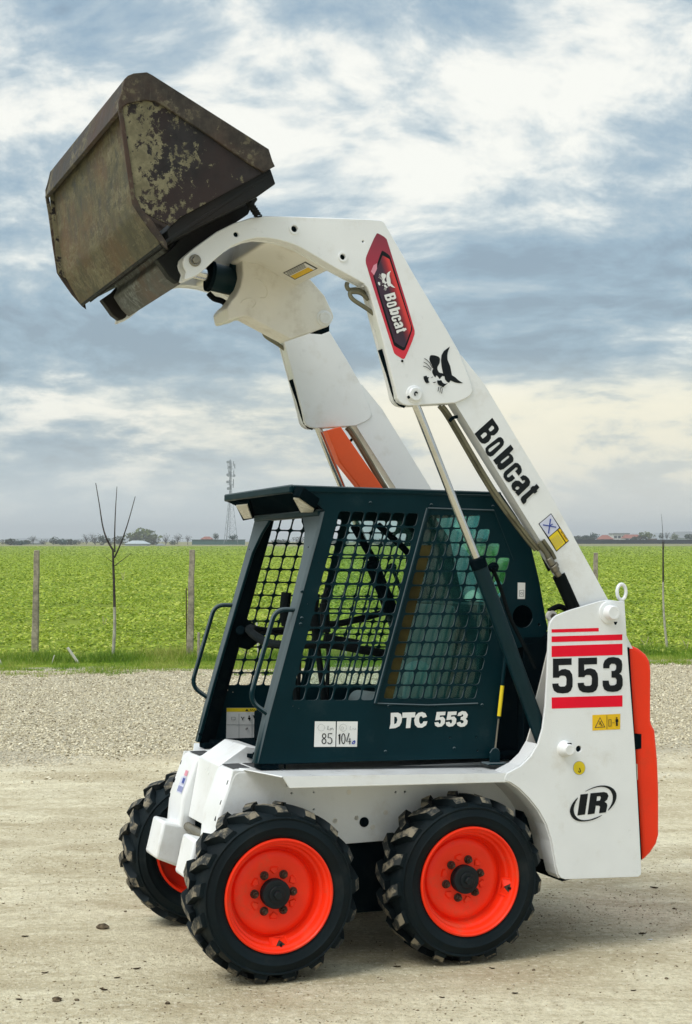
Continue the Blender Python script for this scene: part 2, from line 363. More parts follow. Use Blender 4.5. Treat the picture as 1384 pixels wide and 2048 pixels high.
# ---- wheels
def wheel_parts():
    p = {}
    m = MB()                        # carcass: bead, bulging wall, ring, shoulder, tread floor
    half = [(.207, .012), (.216, -.004), (.235, -.012), (.250, -.0135), (.2515, -.0155), (.254, -.0155), (.2555, -.0135), (.268, -.012), (.280, -.0065), (.2825, -.009), (.2870, -.0095), (.2895, -.0045), (.292, .004), (.2965, .016), (.2995, .030), (.300, .05)]
    prof = half+[(.303, .0975)]+[(r, .195-t) for r, t in reversed(half)]
    m.lathe(prof+[(.195, .183), (.195, .012)], (0, 0, 0), 72, closed=True); p['tyre'] = m.mesh('tyre', RUBBER, 50)
    m = MB()                        # rim: rolled lip, stepped barrel, dished disc
    prof = [(.2095, .006), (.2130, -.003), (.2115, -.0095), (.2060, -.0115), (.2015, -.007), (.1985, .004), (.1900, .010), (.1865, .018), (.1850, .034), (.1760, .040), (.1730, .050), (.1715, .072), (.1660, .080), (.1600, .078), (.1555, .066), (.148, .061), (.128, .059), (.112, .063), (.095, .064), (.052, .062), (.0, .062)]
    m.lathe(prof, (0, 0, 0), 72); m.lathe([(.2095, .006), (.2, .19), (.19, .19), (.18, .11), (0, .11)], (0, 0, 0), 48)
    for k in range(6):              # pressed-out shields between the nuts
        t = R_(60*k+36); c, s_ = math.cos(t), math.sin(t)
        q = [(.068, 0), (.084, .018), (.096, .015), (.098, 0), (.096, -.015), (.084, -.018)]
        bot = [(r*c-u*s_, .0635, r*s_+u*c) for r, u in q]; top = [((.084+(r-.084)*.72)*c-u*.72*s_, .0565, (.084+(r-.084)*.72)*s_+u*.72*c) for r, u in q]
        n = len(q); m.add(bot+top, [tuple(range(n, 2*n))]+[(i, (i+1) % n, (i+1) % n+n, i+n) for i in range(n)])
    p['rim'] = m.mesh('rim', RED, 28)
    m = MB()                        # hub cap with bolt
    m.lathe([(.0545, .062), (.0545, .030), (.052, .026), (.047, .024), (.044, .024), (.032, .023), (.0315, .017), (.029, .015), (0, .015)], (0, 0, 0), 40)
    m.lathe([(.016, .016), (.016, .004), (.014, .002), (0, .002)], (0, 0, 0), 6)
    p['hub_cap'] = m.mesh('hub_cap', HUBM, 25)
    m = MB(); m.lathe([(.0165, .063), (.0165, .058), (.0135, .056)], (0, 0, 0), 16); m.lathe([(.0130, .06), (.0130, .046), (.011, .044), (.007, .044), (.007, .034), (.0055, .032), (0, .032)], (0, 0, 0), 6)
    p['wheel_nut'] = m.mesh('wheel_nut', STEEL if False else RUSTY, 30)
    m = MB()                        # triangular valve guard standing on the barrel
    for P_, Q_ in (((.163, .050, .030), (.200, .000, .036)), ((.163, .050, -.030), (.200, .000, -.036)), ((.163, .050, .030), (.163, .050, -.030)), ((.168, .030, 0), (.163, .050, .030)), ((.168, .030, 0), (.163, .050, -.030))): m.tube([P_, Q_], .0032, 6)
    m.add([(.168, .030, 0), (.200, .000, .034), (.163, .050, .030)], [(0, 1, 2)]); m.add([(.168, .030, 0), (.200, .000, -.034), (.163, .050, -.030)], [(0, 2, 1)])
    m.add([(.169, .034, 0), (.196, .006, .026), (.196, .006, -.026)], [(0, 1, 2)], 1)
    p['valve_guard'] = m.mesh('valve_guard', [RED, RUSTY], 20)
    m = MB(); m.tube([(.19, .012, 0), (.178, .012, 0)], .005, 8); p['valve_stem'] = m.mesh('valve_stem', RUBBER, 30)
    for name, side in (('tread_lug', 0), ('tread_lug_inner', 1)):    # a slanted bar from the shoulder to past the middle of the tread
        m = MB()
        #        r,    b,     angle, half width
        rows = [(.2895, .001, -.060, .050), (.308, .002, -.052, .054), (.3265, .016, -.030, .052), (.3285, .048, .030, .046), (.3285, .080, .090, .042), (.3270, .112, .128, .040)]
        vs = []
        for r, b, ang, hw in rows:
            for r2, k in ((r, -.82), (r, .82), (min(r-.010, .2985), -1.12), (min(r-.010, .2985), 1.12)):
                t = ang+k*hw*1.55; bb = b if side == 0 else .195-b
                vs.append((r2*math.cos(t), bb, r2*math.sin(t)))
        fs = []; mi = []
        for i in range(len(rows)-1):
            o, q = i*4, i*4+4
            fs += [(o, o+1, q+1, q), (o+1, o+3, q+3, q+1), (o+2, o, q, q+2)]; mi += [1 if i >= 1 else 0, 0, 0]
        fs += [(0, 2, 3, 1), (20, 21, 23, 22)]; mi += [0, 0]
        m.v = vs; m.f = fs; m.m = mi
        p[name] = m.mesh('tread_lug', [RUBBER, TREAD], 30)
    return p
WP = wheel_parts()
def wheel(a, s, valve, phase, lab):
    r = empty('wheel', ldr, (a, 0 if s == 0 else 1.2, RW)); r['label'] = lab
    r.rotation_euler = (0, 0, 0 if s == 0 else math.pi)
    rot = lambda o, ang: setattr(o, 'rotation_euler', (0, -ang, 0))     # turn about the axle
    link('tyre', WP['tyre'], r); rot(link('rim', WP['rim'], r), valve+R_(20)); link('hub_cap', WP['hub_cap'], r)
    for k in range(6):
        t = valve+R_(60*k+26); n = link('wheel_nut', WP['wheel_nut'], r, (.076*math.cos(t), 0, .076*math.sin(t)))
        n.rotation_euler = (0, k*1.3, 0)
    rot(link('valve_guard', WP['valve_guard'], r), valve); rot(link('valve_stem', WP['valve_stem'], r), valve)
    NL = 17
    for k in range(NL):
        rot(link('tread_lug', WP['tread_lug'], r), phase+k*math.tau/NL)
        rot(link('tread_lug', WP['tread_lug_inner'], r), phase+(k+.5)*math.tau/NL)
wheel(0, 0, R_(-86), .10, 'near front wheel'); wheel(WB, 0, R_(-13), .27, 'near rear wheel')
wheel(0, 1, R_(40), .2, 'far front wheel'); wheel(WB, 1, R_(100), .05, 'far rear wheel')
# ---- chassis
ch = MB()
CB = .252
side = AC(z7([(655, 483), (600, 700)]), CB)+[(-.17, .50), (-.05, .462)]+AC([(690, 1688), (775, 1681), (1090, 1665)], CB)+AC([(1100, 1545)], CB)
side = [side[0], side[1], (side[1][0]-.01, .50), (-.02, .455)]+AC([(690, 1688), (775, 1681), (1100, 1663)], CB)+[(1.16, .72), side[0][:1]+(side[0][1],)][:1]
holes = [circle(*AC(z7([p]), CB)[0], r) for p, r in (((748, 541), .0155), ((705, 571), .0095), ((821, 566), .0095), ((934, 560), .008))]
holes += [circle(*AC(z8([p]), CB)[0], r, 10) for p, r in (((626, 472), .0042), ((669, 470), .0042))]
holes += [circle(*AC(z7([p]), CB)[0], r, 10) for p, r in (((967, 603), .004), ((1085, 598), .003), ((1085, 690), .004))]
cm = plate_mesh('chassis', [side]+holes, CB, CB+.014, [WHITE, DARK2], .002)
cf = plate_mesh('chassis', [side], 1.2-CB-.014, 1.2-CB, [WHITE], .002)
inner = MB(); inner.box(-.02, 1.1, .30, .90, .17, .70, 0)
im = inner.mesh('chassis', [WHITE, DARK2]); im.polygons.foreach_set('material_index', [1]*len(im.polygons))
chassis = link('chassis', join_meshes([cm, cf, im], 'chassis'), ldr)
for mt in (WHITE, DARK2): chassis.data.materials.append(mt)
for pl in chassis.data.polygons: pl.use_smooth = False
bl = MB(); bl.box(-.02, 1.12, .285, .915, .735, .748); bl.build('deck_plate', WHITE, ldr)
# round plug with emblem, faint welds on the chain case
q = AC(z7([(1352, 756)]), CB)[0]; m = MB(); m.lathe([(.0195, .0), (.0195, -.004), (.016, -.006), (.0, -.004)], (q[0], CB, q[1]), 24); m.box(q[0]-.003, q[0]+.003, CB-.007, CB-.003, q[1]-.009, q[1]+.009); m.build('drain_plug', DARK2, ldr)
m = MB()
for p in [(1195, 748), (1312, 735), (1272, 597)]:
    q = AC(z7([p]), CB)[0]; m.lathe([(.010, 0), (.0095, -.0015), (0, -.0015)], (q[0], CB, q[1]), 14)
for p in [(580, 565), (520, 632), (348, 605), (445, 590)]:
    q = AC(z8([p]), CB)[0]; m.lathe([(.010, 0), (.0095, -.0015), (0, -.0015)], (q[0], CB, q[1]), 14)
m.build('weld_plug', WHITE_SHADED, ldr)
# axle stubs
for s in (0, 1):
    for a in (0, WB):
        m = MB(); m.cyl((a, mir(.10, s), RW), (a, mir(.31, s), RW), .07); m.build('axle_housing', DARK2, ldr)
# ---- front posts: the chain case ends, their sloping fronts rounded at the top
def front_post(s):
    top = .762; m = MB(); b0, b1 = mir(CB-.001, s), mir(.455, s)
    prof = [(-.185, .36), (-.165, .585), (-.112, .735), (-.100, .755), (-.080, .763), (.12, .763), (.12, .36)]
    m.prism(prof, min(b0, b1), max(b0, b1)); o = m.build('front_post', WHITE, ldr, .012, seg=3)
    for k in (0, 1):                 # grip pads on top
        g = MB(); lo, hi = sorted((mir(CB+.045, s), mir(.44, s))); x = -.055+k*.085
        g.box(x-.034, x+.034, lo, hi, .7635, .7655); link('grip_pad', g.mesh('grip_pad', GRIP), o)
    for q in ((.7, .735), (.62, .60), (.665, .66)):      # slots in the sloping face
        h = MB(); bb = mir(CB+.018, s); cz = q[1]-.02; x = -.165+(cz-.585)*(.053/.15)-.001
        h.tube([(x-.0012, bb, cz-.008), (x+.0045, bb, cz+.008)], .0030, 8); h.build('slot', DARK2, o)
    return o
fpn = front_post(0); fpf = front_post(1)
# decal on the far post
m = MB(); fx = lambda c: -.165+(c-.585)*(.053/.15)-.0022
def post_quad(b0, b1, c0, c1, mi, off=0.): m.add([(fx(c0)-off, b0, c0), (fx(c0)-off, b1, c0), (fx(c1)-off, b1, c1), (fx(c1)-off, b0, c1)], [(0, 1, 2, 3)], mi)
def post_box(b0, b1, c0, c1, mi): post_quad(b0, b1, c0, c1, mi)
post_quad(.775, .85, .605, .668, 1); post_quad(.785, .825, .675, .697, 2); post_quad(.785, .825, .640, .673, 1)
for k in range(5): post_quad(.780+k*.014, .787+k*.014, .610, .632, 3, .0006)
post_quad(.790, .820, .645, .665, 3, .0006)
m.build('warning_sticker', [WHITEP, PALEBLUE, PINKP, BLUEP], fpf)
# ---- front cover between the posts
m = MB(); A = {}
pk = at(*z9([(1060, 80)])[0], 1, .742); lo = at(*z9([(820, 250)])[0], 1, .742); bt = at(*z9([(720, 800)])[0], 1, .742)
prof = [(lo[0], lo[2]), (pk[0], pk[2]), (pk[0]+.06, pk[2]-.01), (pk[0]+.06, .60), (bt[0], bt[2])]
m.prism(prof, .458, .742); m.build('front_cover', WHITE, ldr, .004)
m = MB(); m.box(bt[0]+.03, bt[0]+.25, .458, .742, bt[2]-.13, bt[2]+.02); m.build('dark_opening', DARK2, ldr)
m = MB(); m.cyl((bt[0]+.0, .46, bt[2]-.04), (bt[0]+.0, .75, bt[2]-.04), .018); m.build('cross_shaft', STEEL, ldr)
# ---- steps bolted to the posts
for s in (0, 1):
    m = MB()
    f0 = [at(*z9([p])[0], 0, -.265) for p in ((400, 790), (510, 835), (430, 1180), (310, 1110))]     # front face of the far step
    bs = sorted(mir(b, 1-s) for b in (.715, .915)) if False else None
    b_in, b_out = (.745, .915) if s == 1 else (.285, .455)
    tp, bo = .565, .425
    m.hexa([(-.175, b_in, .309), (-.276, b_in, .352), (-.242, b_in, .502), (-.150, b_in, .476),
            (-.175, b_out, .309), (-.276, b_out, .352), (-.242, b_out, .502), (-.150, b_out, .476)])
    m.build('step', WHITE, ldr, .012, seg=3)
# ---- near and far fender ledges
L0 = AC([(563, 1553), (1012, 1547)], .012)
for s in (0, 1):
    m = MB(); o_, i_ = mir(.012, s), mir(.285, s)
    cf_, cr_ = .765, .738
    topc = lambda a: cf_+(a-.01)*(cr_-cf_)/.936
    af, ar = .012, 1.16
    pts = [(af, o_), (ar, o_), (ar, i_), (-.07, i_)]
    m.add([(a, b, topc(a)) for a, b in pts]+[(a, b, topc(a)-.006) for a, b in pts], [(0, 1, 2, 3), (7, 6, 5, 4), (0, 3, 7, 4), (2, 6, 7, 3), (1, 5, 6, 2)])
    lipb = o_+(.006 if s == 0 else -.006)
    m.add([(af, o_, topc(af)), (ar, o_, topc(ar)), (.99, o_, topc(.99)-.036), (af+.030, o_, topc(af)-.046),
           (af, lipb, topc(af)), (ar, lipb, topc(ar)), (.99, lipb, topc(.99)-.036), (af+.030, lipb, topc(af)-.046)],
          [(0, 1, 2, 3), (7, 6, 5, 4), (3, 2, 6, 7), (0, 3, 7, 4)])
    m.build('fender', WHITE, ldr, .006, seg=3)
# ---- towers (rear uprights) carrying the arm pivots
TB = .010
tower_out = AC(z6([(383, 345), (388, 318), (397, 298), (412, 279), (432, 263), (470, 247), (520, 228), (640, 192), (720, 169), (770, 161), (875, 174), (895, 500), (945, 1150), (985, 1925), (982, 1948), (965, 1962), (490, 1979), (462, 1970), (445, 1945), (430, 1880), (405, 1730), (370, 1620), (320, 1530), (255, 1450), (190, 1385), (135, 1348), (97, 1336), (97, 1315), (110, 1290), (200, 1242), (265, 1180), (312, 1100), (342, 1000), (360, 850), (372, 640), (381, 420)]), TB)
i_front = tower_out[25:]+tower_out[:1]; tcu = tower_out
pivot = AC([(1219.5, 1229)], TB)[0]
hole_t = circle(*AC(ze([(376, 692)]), TB)[0], .0125)
TWR = []
hq = AC(ze([(376, 692)]), TB)[0]
for s in (0, 1):
    tw = plate('tower', [tower_out, hole_t], mir(TB, s), mir(TB+.012, s), WHITE, ldr, .002); TWR.append(tw)
    _c0, _c1 = AC(z6([(360, 880)]), TB)[0][1], AC(z6([(381, 420)]), TB)[0][1]
    t_in = [(a+(.062*min(1, max(0, (c-_c0)/(_c1-_c0))) if a < pivot[0]-.05 else 0), c-(.02 if c > _c1 else 0)) for a, c in tower_out]
    plate('tower_inner_plate', [t_in], mir(.105, s), mir(.113, s), WHITE_SHADED, tw, .002)
    # walls closing the box along the wheel arch, the front curve and the rear edge
    m = MB()
    def strip(pl, flip=False):
        lo, hi = mir(TB+.011, s), mir(.106, s); off = .004
        for (a0, c0), (a1, c1) in zip(pl[:-1], pl[1:]):
            d = Vector((a1-a0, 0, c1-c0)); nn = Vector((-d.z, 0, d.x)).normalized()*off
            m.hexa([(a0, lo, c0), (a1, lo, c1), (a1+nn.x, lo, c1+nn.z), (a0+nn.x, lo, c0+nn.z), (a0, hi, c0), (a1, hi, c1), (a1+nn.x, hi, c1+nn.z), (a0+nn.x, hi, c0+nn.z)])
    strip([tower_out[i] for i in (17, 18, 19, 20, 21, 22, 23, 24, 25, 26)]); m.build('tower_web', WHITE, tw, smooth=50)
    m = MB(); strip([tower_out[i] for i in (27, 28, 29, 30, 31)]); m.build('tower_web', WHITE, tw, smooth=50)
    m = MB(); strip([tower_out[i] for i in (11, 12, 13)]); m.build('tower_web', WHITE, tw, smooth=50)
    m = MB(); m.cyl((hq[0], mir(TB+.009, s), hq[1]), (hq[0], mir(TB+.03, s), hq[1]), .0145, 20); m.build('bore_shade', DARK2, tw)  # black disc set in the hole to paint its inner shade
    m = MB()
    # wheel arch liner running from the tower to the chassis, carrying on the arch
    if True:
        arch = [tower_out[i] for i in (19, 20, 21, 22, 23, 24, 25, 26)]
        lo, hi = sorted((mir(.106, s), mir(.262, s)))
        for (a0, c0), (a1, c1) in zip(arch[:-1], arch[1:]): m.add([(a0+.002, lo, c0), (a1+.002, lo, c1), (a1+.002, hi, c1), (a0+.002, hi, c0)], [(0, 1, 2, 3)])
    m.build('arch_liner', WHITE_SHADED, tw, smooth=50)
for s in (0, 1):
    q = AC([(1104, 1232)], .13)[0]; sg = -1 if s == 0 else 1; m = MB(); m.cyl((q[0], mir(.125, s), q[1]), (q[0], mir(.145, s), q[1]), .022, 20); m.box(q[0]-.012, q[0]+.05, *sorted((mir(.127, s), mir(.143, s))), q[1]-.08, q[1]-.005); lg = m.build('cab_lug', WHITE_SHADED, TWR[s])
    m = MB(); m.cyl((q[0], mir(.124, s), q[1]), (q[0], mir(.115, s), q[1]), .011, 6); m.build('lug_bolt', STEEL, lg)
    m = MB(); L = A3([(1098, 1222), (1118, 1213), (1136, 1222), (1150, 1240)], .14); m.tube(spline([(x, mir(y, s), z) for x, y, z in L]), .012, 8); m.build('hydraulic_hose', HOSE, TWR[s])
def boss(name, px, b, rings, mats, parent, s=0, n=32):
    """round boss: rings of (radius, height above the plate)"""
    q = AC([px], b)[0] if not isinstance(px, dict) else px['q']; m = MB(); sg = -1 if s == 0 else 1
    m.lathe([(r, sg*t) for r, t in rings]+[(0, sg*rings[-1][1])], (q[0], mir(b, s), q[1]), n); return m.build(name, mats, parent, smooth=32)
for s in (0, 1):
    bs = boss('pivot_boss', (1217.5, 1225), TB, [(.047, 0), (.046, .006), (.042, .008), (.031, .008), (.029, .010), (.0285, .040), (.026, .044), (.018, .044), (.0178, .0432)], WHITE, TWR[s], s)
    m = MB(); q = AC([(1224, 1247)], TB)[0]; m.tube([(q[0]-.002, mir(TB-.03, s), q[1]+.008), (q[0]-.002, mir(TB-.03, s), q[1]-.004)], [.008, .003], 8); m.build('grease_cap', DARK2, bs)
    b2 = boss('lower_pin_boss', ze([(150, 690)])[0], TB, [(.034, 0), (.032, .006), (.027, .02), (.0235, .030), (.0225, .042), (.020, .045), (.0145, .045), (.0143, .0442)], WHITE, TWR[s], s)
    m = MB(); q = AC(ze([(175, 602)]), TB)[0]; m.box(q[0]-.010, q[0]+.006, *sorted((mir(TB-.026, s), mir(TB-.034, s))), q[1]-.002, q[1]+.004); m.build('pin_slot', DARK2, b2)
    # lifting eye on top
    q = AC([(1243, 1184)], .05)[0]; m = MB()
    m.tube([(q[0]+.021*math.cos(t), mir(.05, s), q[1]+.032*math.sin(t)) for t in np.linspace(-math.pi/2, math.pi*1.5, 25)], .0075, 10, caps=False)
    m.cyl((q[0], mir(.05, s), q[1]-.036), (q[0], mir(.05, s), q[1]-.06), .012); m.build('lifting_eye', WHITE, TWR[s])
# ---- print on the near tower
def decal(name, parent, b, layers, zf_=None, th=.0007, label=None):
    """flat print standing just proud of its plate; layers: (loops in zoom pixels, zoom fn, material index)"""
    mats = []; mes = []
    for k, (loops, z, mt) in enumerate(layers):
        if mt not in mats: mats.append(mt)
    for k, (loops, z, mt) in enumerate(layers):
        ls = [AC(z(l), b) for l in loops]
        off = .0009+.0005*(k if len(layers) < 60 else k*.1)
        me = plate_mesh(name, ls, b-off, b-off+.0006, [mt]*1, .0)
        me.materials.clear()
        for x in mats: me.materials.append(x)
        me.polygons.foreach_set('material_index', [mats.index(mt)]*len(me.polygons)); mes.append(me)
    o = link(name, join_meshes(mes, name), parent)
    for x in mats: o.data.materials.append(x)
    if label: o['label'] = label
    return o
def stroke(pts, w_):
    """thin polyline as a closed outline (zoom pixels)"""
    L, Rr = [], []
    for i, p in enumerate(pts):
        p0, p1 = pts[max(i-1, 0)], pts[min(i+1, len(pts)-1)]; d = math.hypot(p1[0]-p0[0], p1[1]-p0[1]) or 1
        nx, ny = -(p1[1]-p0[1])/d*w_/2, (p1[0]-p0[0])/d*w_/2; L.append((p[0]+nx, p[1]+ny)); Rr.append((p[0]-nx, p[1]-ny))
    return L+Rr[::-1]
def smooth2(pts, it=1):
    """corner-cut a closed loop"""
    for _ in range(it):
        o = []
        for p, q in zip(pts, pts[1:]+pts[:1]): o += [(p[0]*.75+q[0]*.25, p[1]*.75+q[1]*.25), (p[0]*.25+q[0]*.75, p[1]*.25+q[1]*.75)]
        pts = o
    return pts
five = [(128, 548), (432, 540), (432, 648), (222, 655), (225, 752), (270, 722), (330, 715), (400, 740), (440, 800), (450, 880), (448, 1000), (420, 1070), (370, 1105), (290, 1115), (200, 1105), (145, 1070), (122, 1010), (118, 955), (218, 950), (222, 985), (250, 1003), (320, 1000), (345, 975), (350, 880), (338, 840), (310, 825), (260, 825), (235, 838), (228, 858), (128, 860)]
three = [(945, 705), (945, 640), (970, 575), (1030, 530), (1110, 520), (1195, 535), (1245, 580), (1255, 650), (1250, 730), (1235, 770), (1205, 790), (1245, 820), (1262, 880), (1262, 980), (1235, 1045), (1180, 1080), (1100, 1090), (1010, 1080), (960, 1045), (938, 985), (935, 905), (1035, 905), (1042, 960), (1065, 985), (1130, 980), (1160, 955), (1165, 890), (1145, 860), (1080, 855), (1080, 748), (1130, 745), (1155, 720), (1158, 660), (1135, 632), (1080, 630), (1050, 655), (1045, 705)]
T0 = TWR[0]
for q in ([(107, 70), (872, 48), (874, 104), (107, 124)], [(107, 186), (1258, 152), (1258, 246), (107, 280)], [(107, 342), (1260, 305), (1260, 488), (107, 522)], [(107, 1180), (1260, 1145), (1260, 1328), (110, 1362)]): decal('red_stripe', T0, TB, [([q], zd, REDPRINT)])
decal('number_lettering', T0, TB, [([five], zd, BLACKPRINT), ([[(x+413, y-11) for x, y in five]], zd, BLACKPRINT), ([three], zd, BLACKPRINT)])
decal('oval_emblem', T0, TB, [([[(400, 1410), (520, 1395), (472, 1725), (352, 1742)]], ze, BLACKPRINT),
    ([[(558, 1390), (770, 1370), (820, 1385), (840, 1430), (820, 1490), (780, 1525), (815, 1550), (822, 1590), (800, 1690), (692, 1705), (708, 1600), (690, 1585), (640, 1585), (622, 1710), (512, 1725)], [(660, 1440), (710, 1435), (722, 1460), (705, 1505), (652, 1512)]], ze, BLACKPRINT),
    ([smooth2([(440, 1378), (560, 1310), (680, 1270), (800, 1265), (900, 1300), (960, 1370), (970, 1450), (940, 1540), (890, 1610), (830, 1670), (835, 1650), (880, 1580), (908, 1500), (908, 1420), (870, 1340), (800, 1295), (700, 1285), (580, 1315)])], ze, BLACKPRINT),
    ([smooth2([(375, 1435), (290, 1520), (235, 1620), (230, 1700), (270, 1780), (340, 1825), (430, 1838), (560, 1822), (670, 1780), (757, 1725), (660, 1765), (540, 1808), (430, 1815), (350, 1785), (300, 1720), (288, 1640), (310, 1550)])], ze, BLACKPRINT)])
decal('caution_sticker', T0, TB, [([[(588, 158), (1028, 139), (1025, 382), (588, 402)]], ze, AMBER),
    ([[(708, 190), (622, 360), (790, 350)], [(708, 208), (640, 349), (772, 340)]], ze, RUSTY), ([[(812, 160), (818, 160), (818, 380), (812, 380)]], ze, RUSTY),
    ([[(840, 228), (884, 224), (884, 334), (840, 338)], [(847, 235), (877, 231), (877, 328), (847, 331)]], ze, RUSTY),
    ([[(898, 276), (930, 274), (930, 280), (898, 282)]], ze, RUSTY), ([circle(967, 204, 12, 12)], ze, BLACKPRINT), ([[(950, 222), (985, 220), (992, 255), (980, 275), (982, 328), (956, 330), (955, 275), (945, 255)]], ze, BLACKPRINT),
    ([stroke([(688, 268), (722, 262), (705, 285), (728, 318), (740, 328)], 11)], ze, BLACKPRINT), ([stroke([(704, 288), (684, 306)], 10)], ze, BLACKPRINT)])
decal('lift_point_sticker', T0, TB, [([circle(380, 992, 96, 28, 110)], ze, LINE), ([circle(380, 992, 90, 28, 104)], ze, YELLOWP), ([stroke([(384, 990), (392, 1020), (400, 1042), (388, 1060), (372, 1054), (370, 1035)], 13)], ze, BLACKPRINT)])
# ---- rear cover (tailgate)
m = MB()
tg = AC(z6([(893, 450), (930, 458), (975, 478), (1020, 515), (1048, 560), (1055, 620), (1053, 960), (1080, 1010), (1098, 1200), (1106, 1400), (1106, 1690), (1090, 1750), (1050, 1810), (992, 1868), (975, 1600), (940, 1040)]), .07)
m.prism(tg, .07, 1.13); tail = m.build('rear_cover', ORANGE, ldr, .03, seg=4, smooth=50)
m = MB(); nt = AC(z6([(937, 1032), (984, 1034), (984, 1128), (945, 1135)]), .066); m.prism(nt, .066, .2); m.build('latch_recess', DARK2, tail)
m = MB(); nb = AC(z6([(893, 470), (906, 470), (988, 1850), (980, 1850)]), .045); m.prism(nb, .045, 1.15); m.build('rubber_seal', DARK2, tail)
m = MB(); nt = AC(z6([(945, 1230), (958, 1228), (962, 1330), (950, 1335)]), .05); m.prism(nt, .05, .08); m.build('tail_lamp', LENS, tail)
m = MB(); q = AC([(1120, 1755)], .1)[0]; m.prism([(q[0]-.02, q[1]+.05), (q[0]+.12, q[1]+.05), (q[0]+.10, q[1]-.0), (q[0]+.05, q[1]-.012), (q[0]+.01, q[1]-.018)], .1, 1.1); m.build('belly_guard', DARK2, ldr, .004)
m = MB(); m.box(1.12, 1.535, .18, 1.02, .42, 1.265); m.build('engine_cover', DARK2, ldr)
# ---- lift arms
AB = .040
head_px = z2([(62, 442), (52, 436), (58, 410), (62, 396), (48, 370), (42, 345), (48, 318), (68, 298), (100, 270), (145, 236), (230, 175), (325, 128), (420, 98), (500, 87), (600, 89), (1090, 106), (1140, 112), (1160, 124)])+z3([(420, 290), (560, 525), (620, 632), (665, 745), (680, 792), (683, 812), (672, 832), (652, 846), (600, 868), (385, 880), (360, 874), (344, 862), (334, 845), (322, 790), (270, 590), (215, 385), (204, 350), (192, 330), (178, 316)])+z2([(1056, 466), (880, 372), (790, 318), (700, 265), (640, 240), (580, 222), (520, 212), (460, 208), (400, 220), (320, 252), (270, 288), (215, 335), (170, 378), (120, 418)])
arm_px = z3([(600, 662), (628, 646), (735, 780), (1040, 1290), (1320, 1800), (1420, 2000), (1260, 2000), (1170, 1790), (1000, 1512), (800, 1190), (600, 868), (530, 770)])
head = AC(head_px, AB)
arm_l = AC(arm_px, AB+.008)
def hole_circles(b):
    return [circle(*AC(z2([p]), b)[0], r, 18) for p, r in (((660, 160), .0125), ((928, 315), .0110), ((338, 190), .0092), ((1042, 230), .0035))]
ARM = []
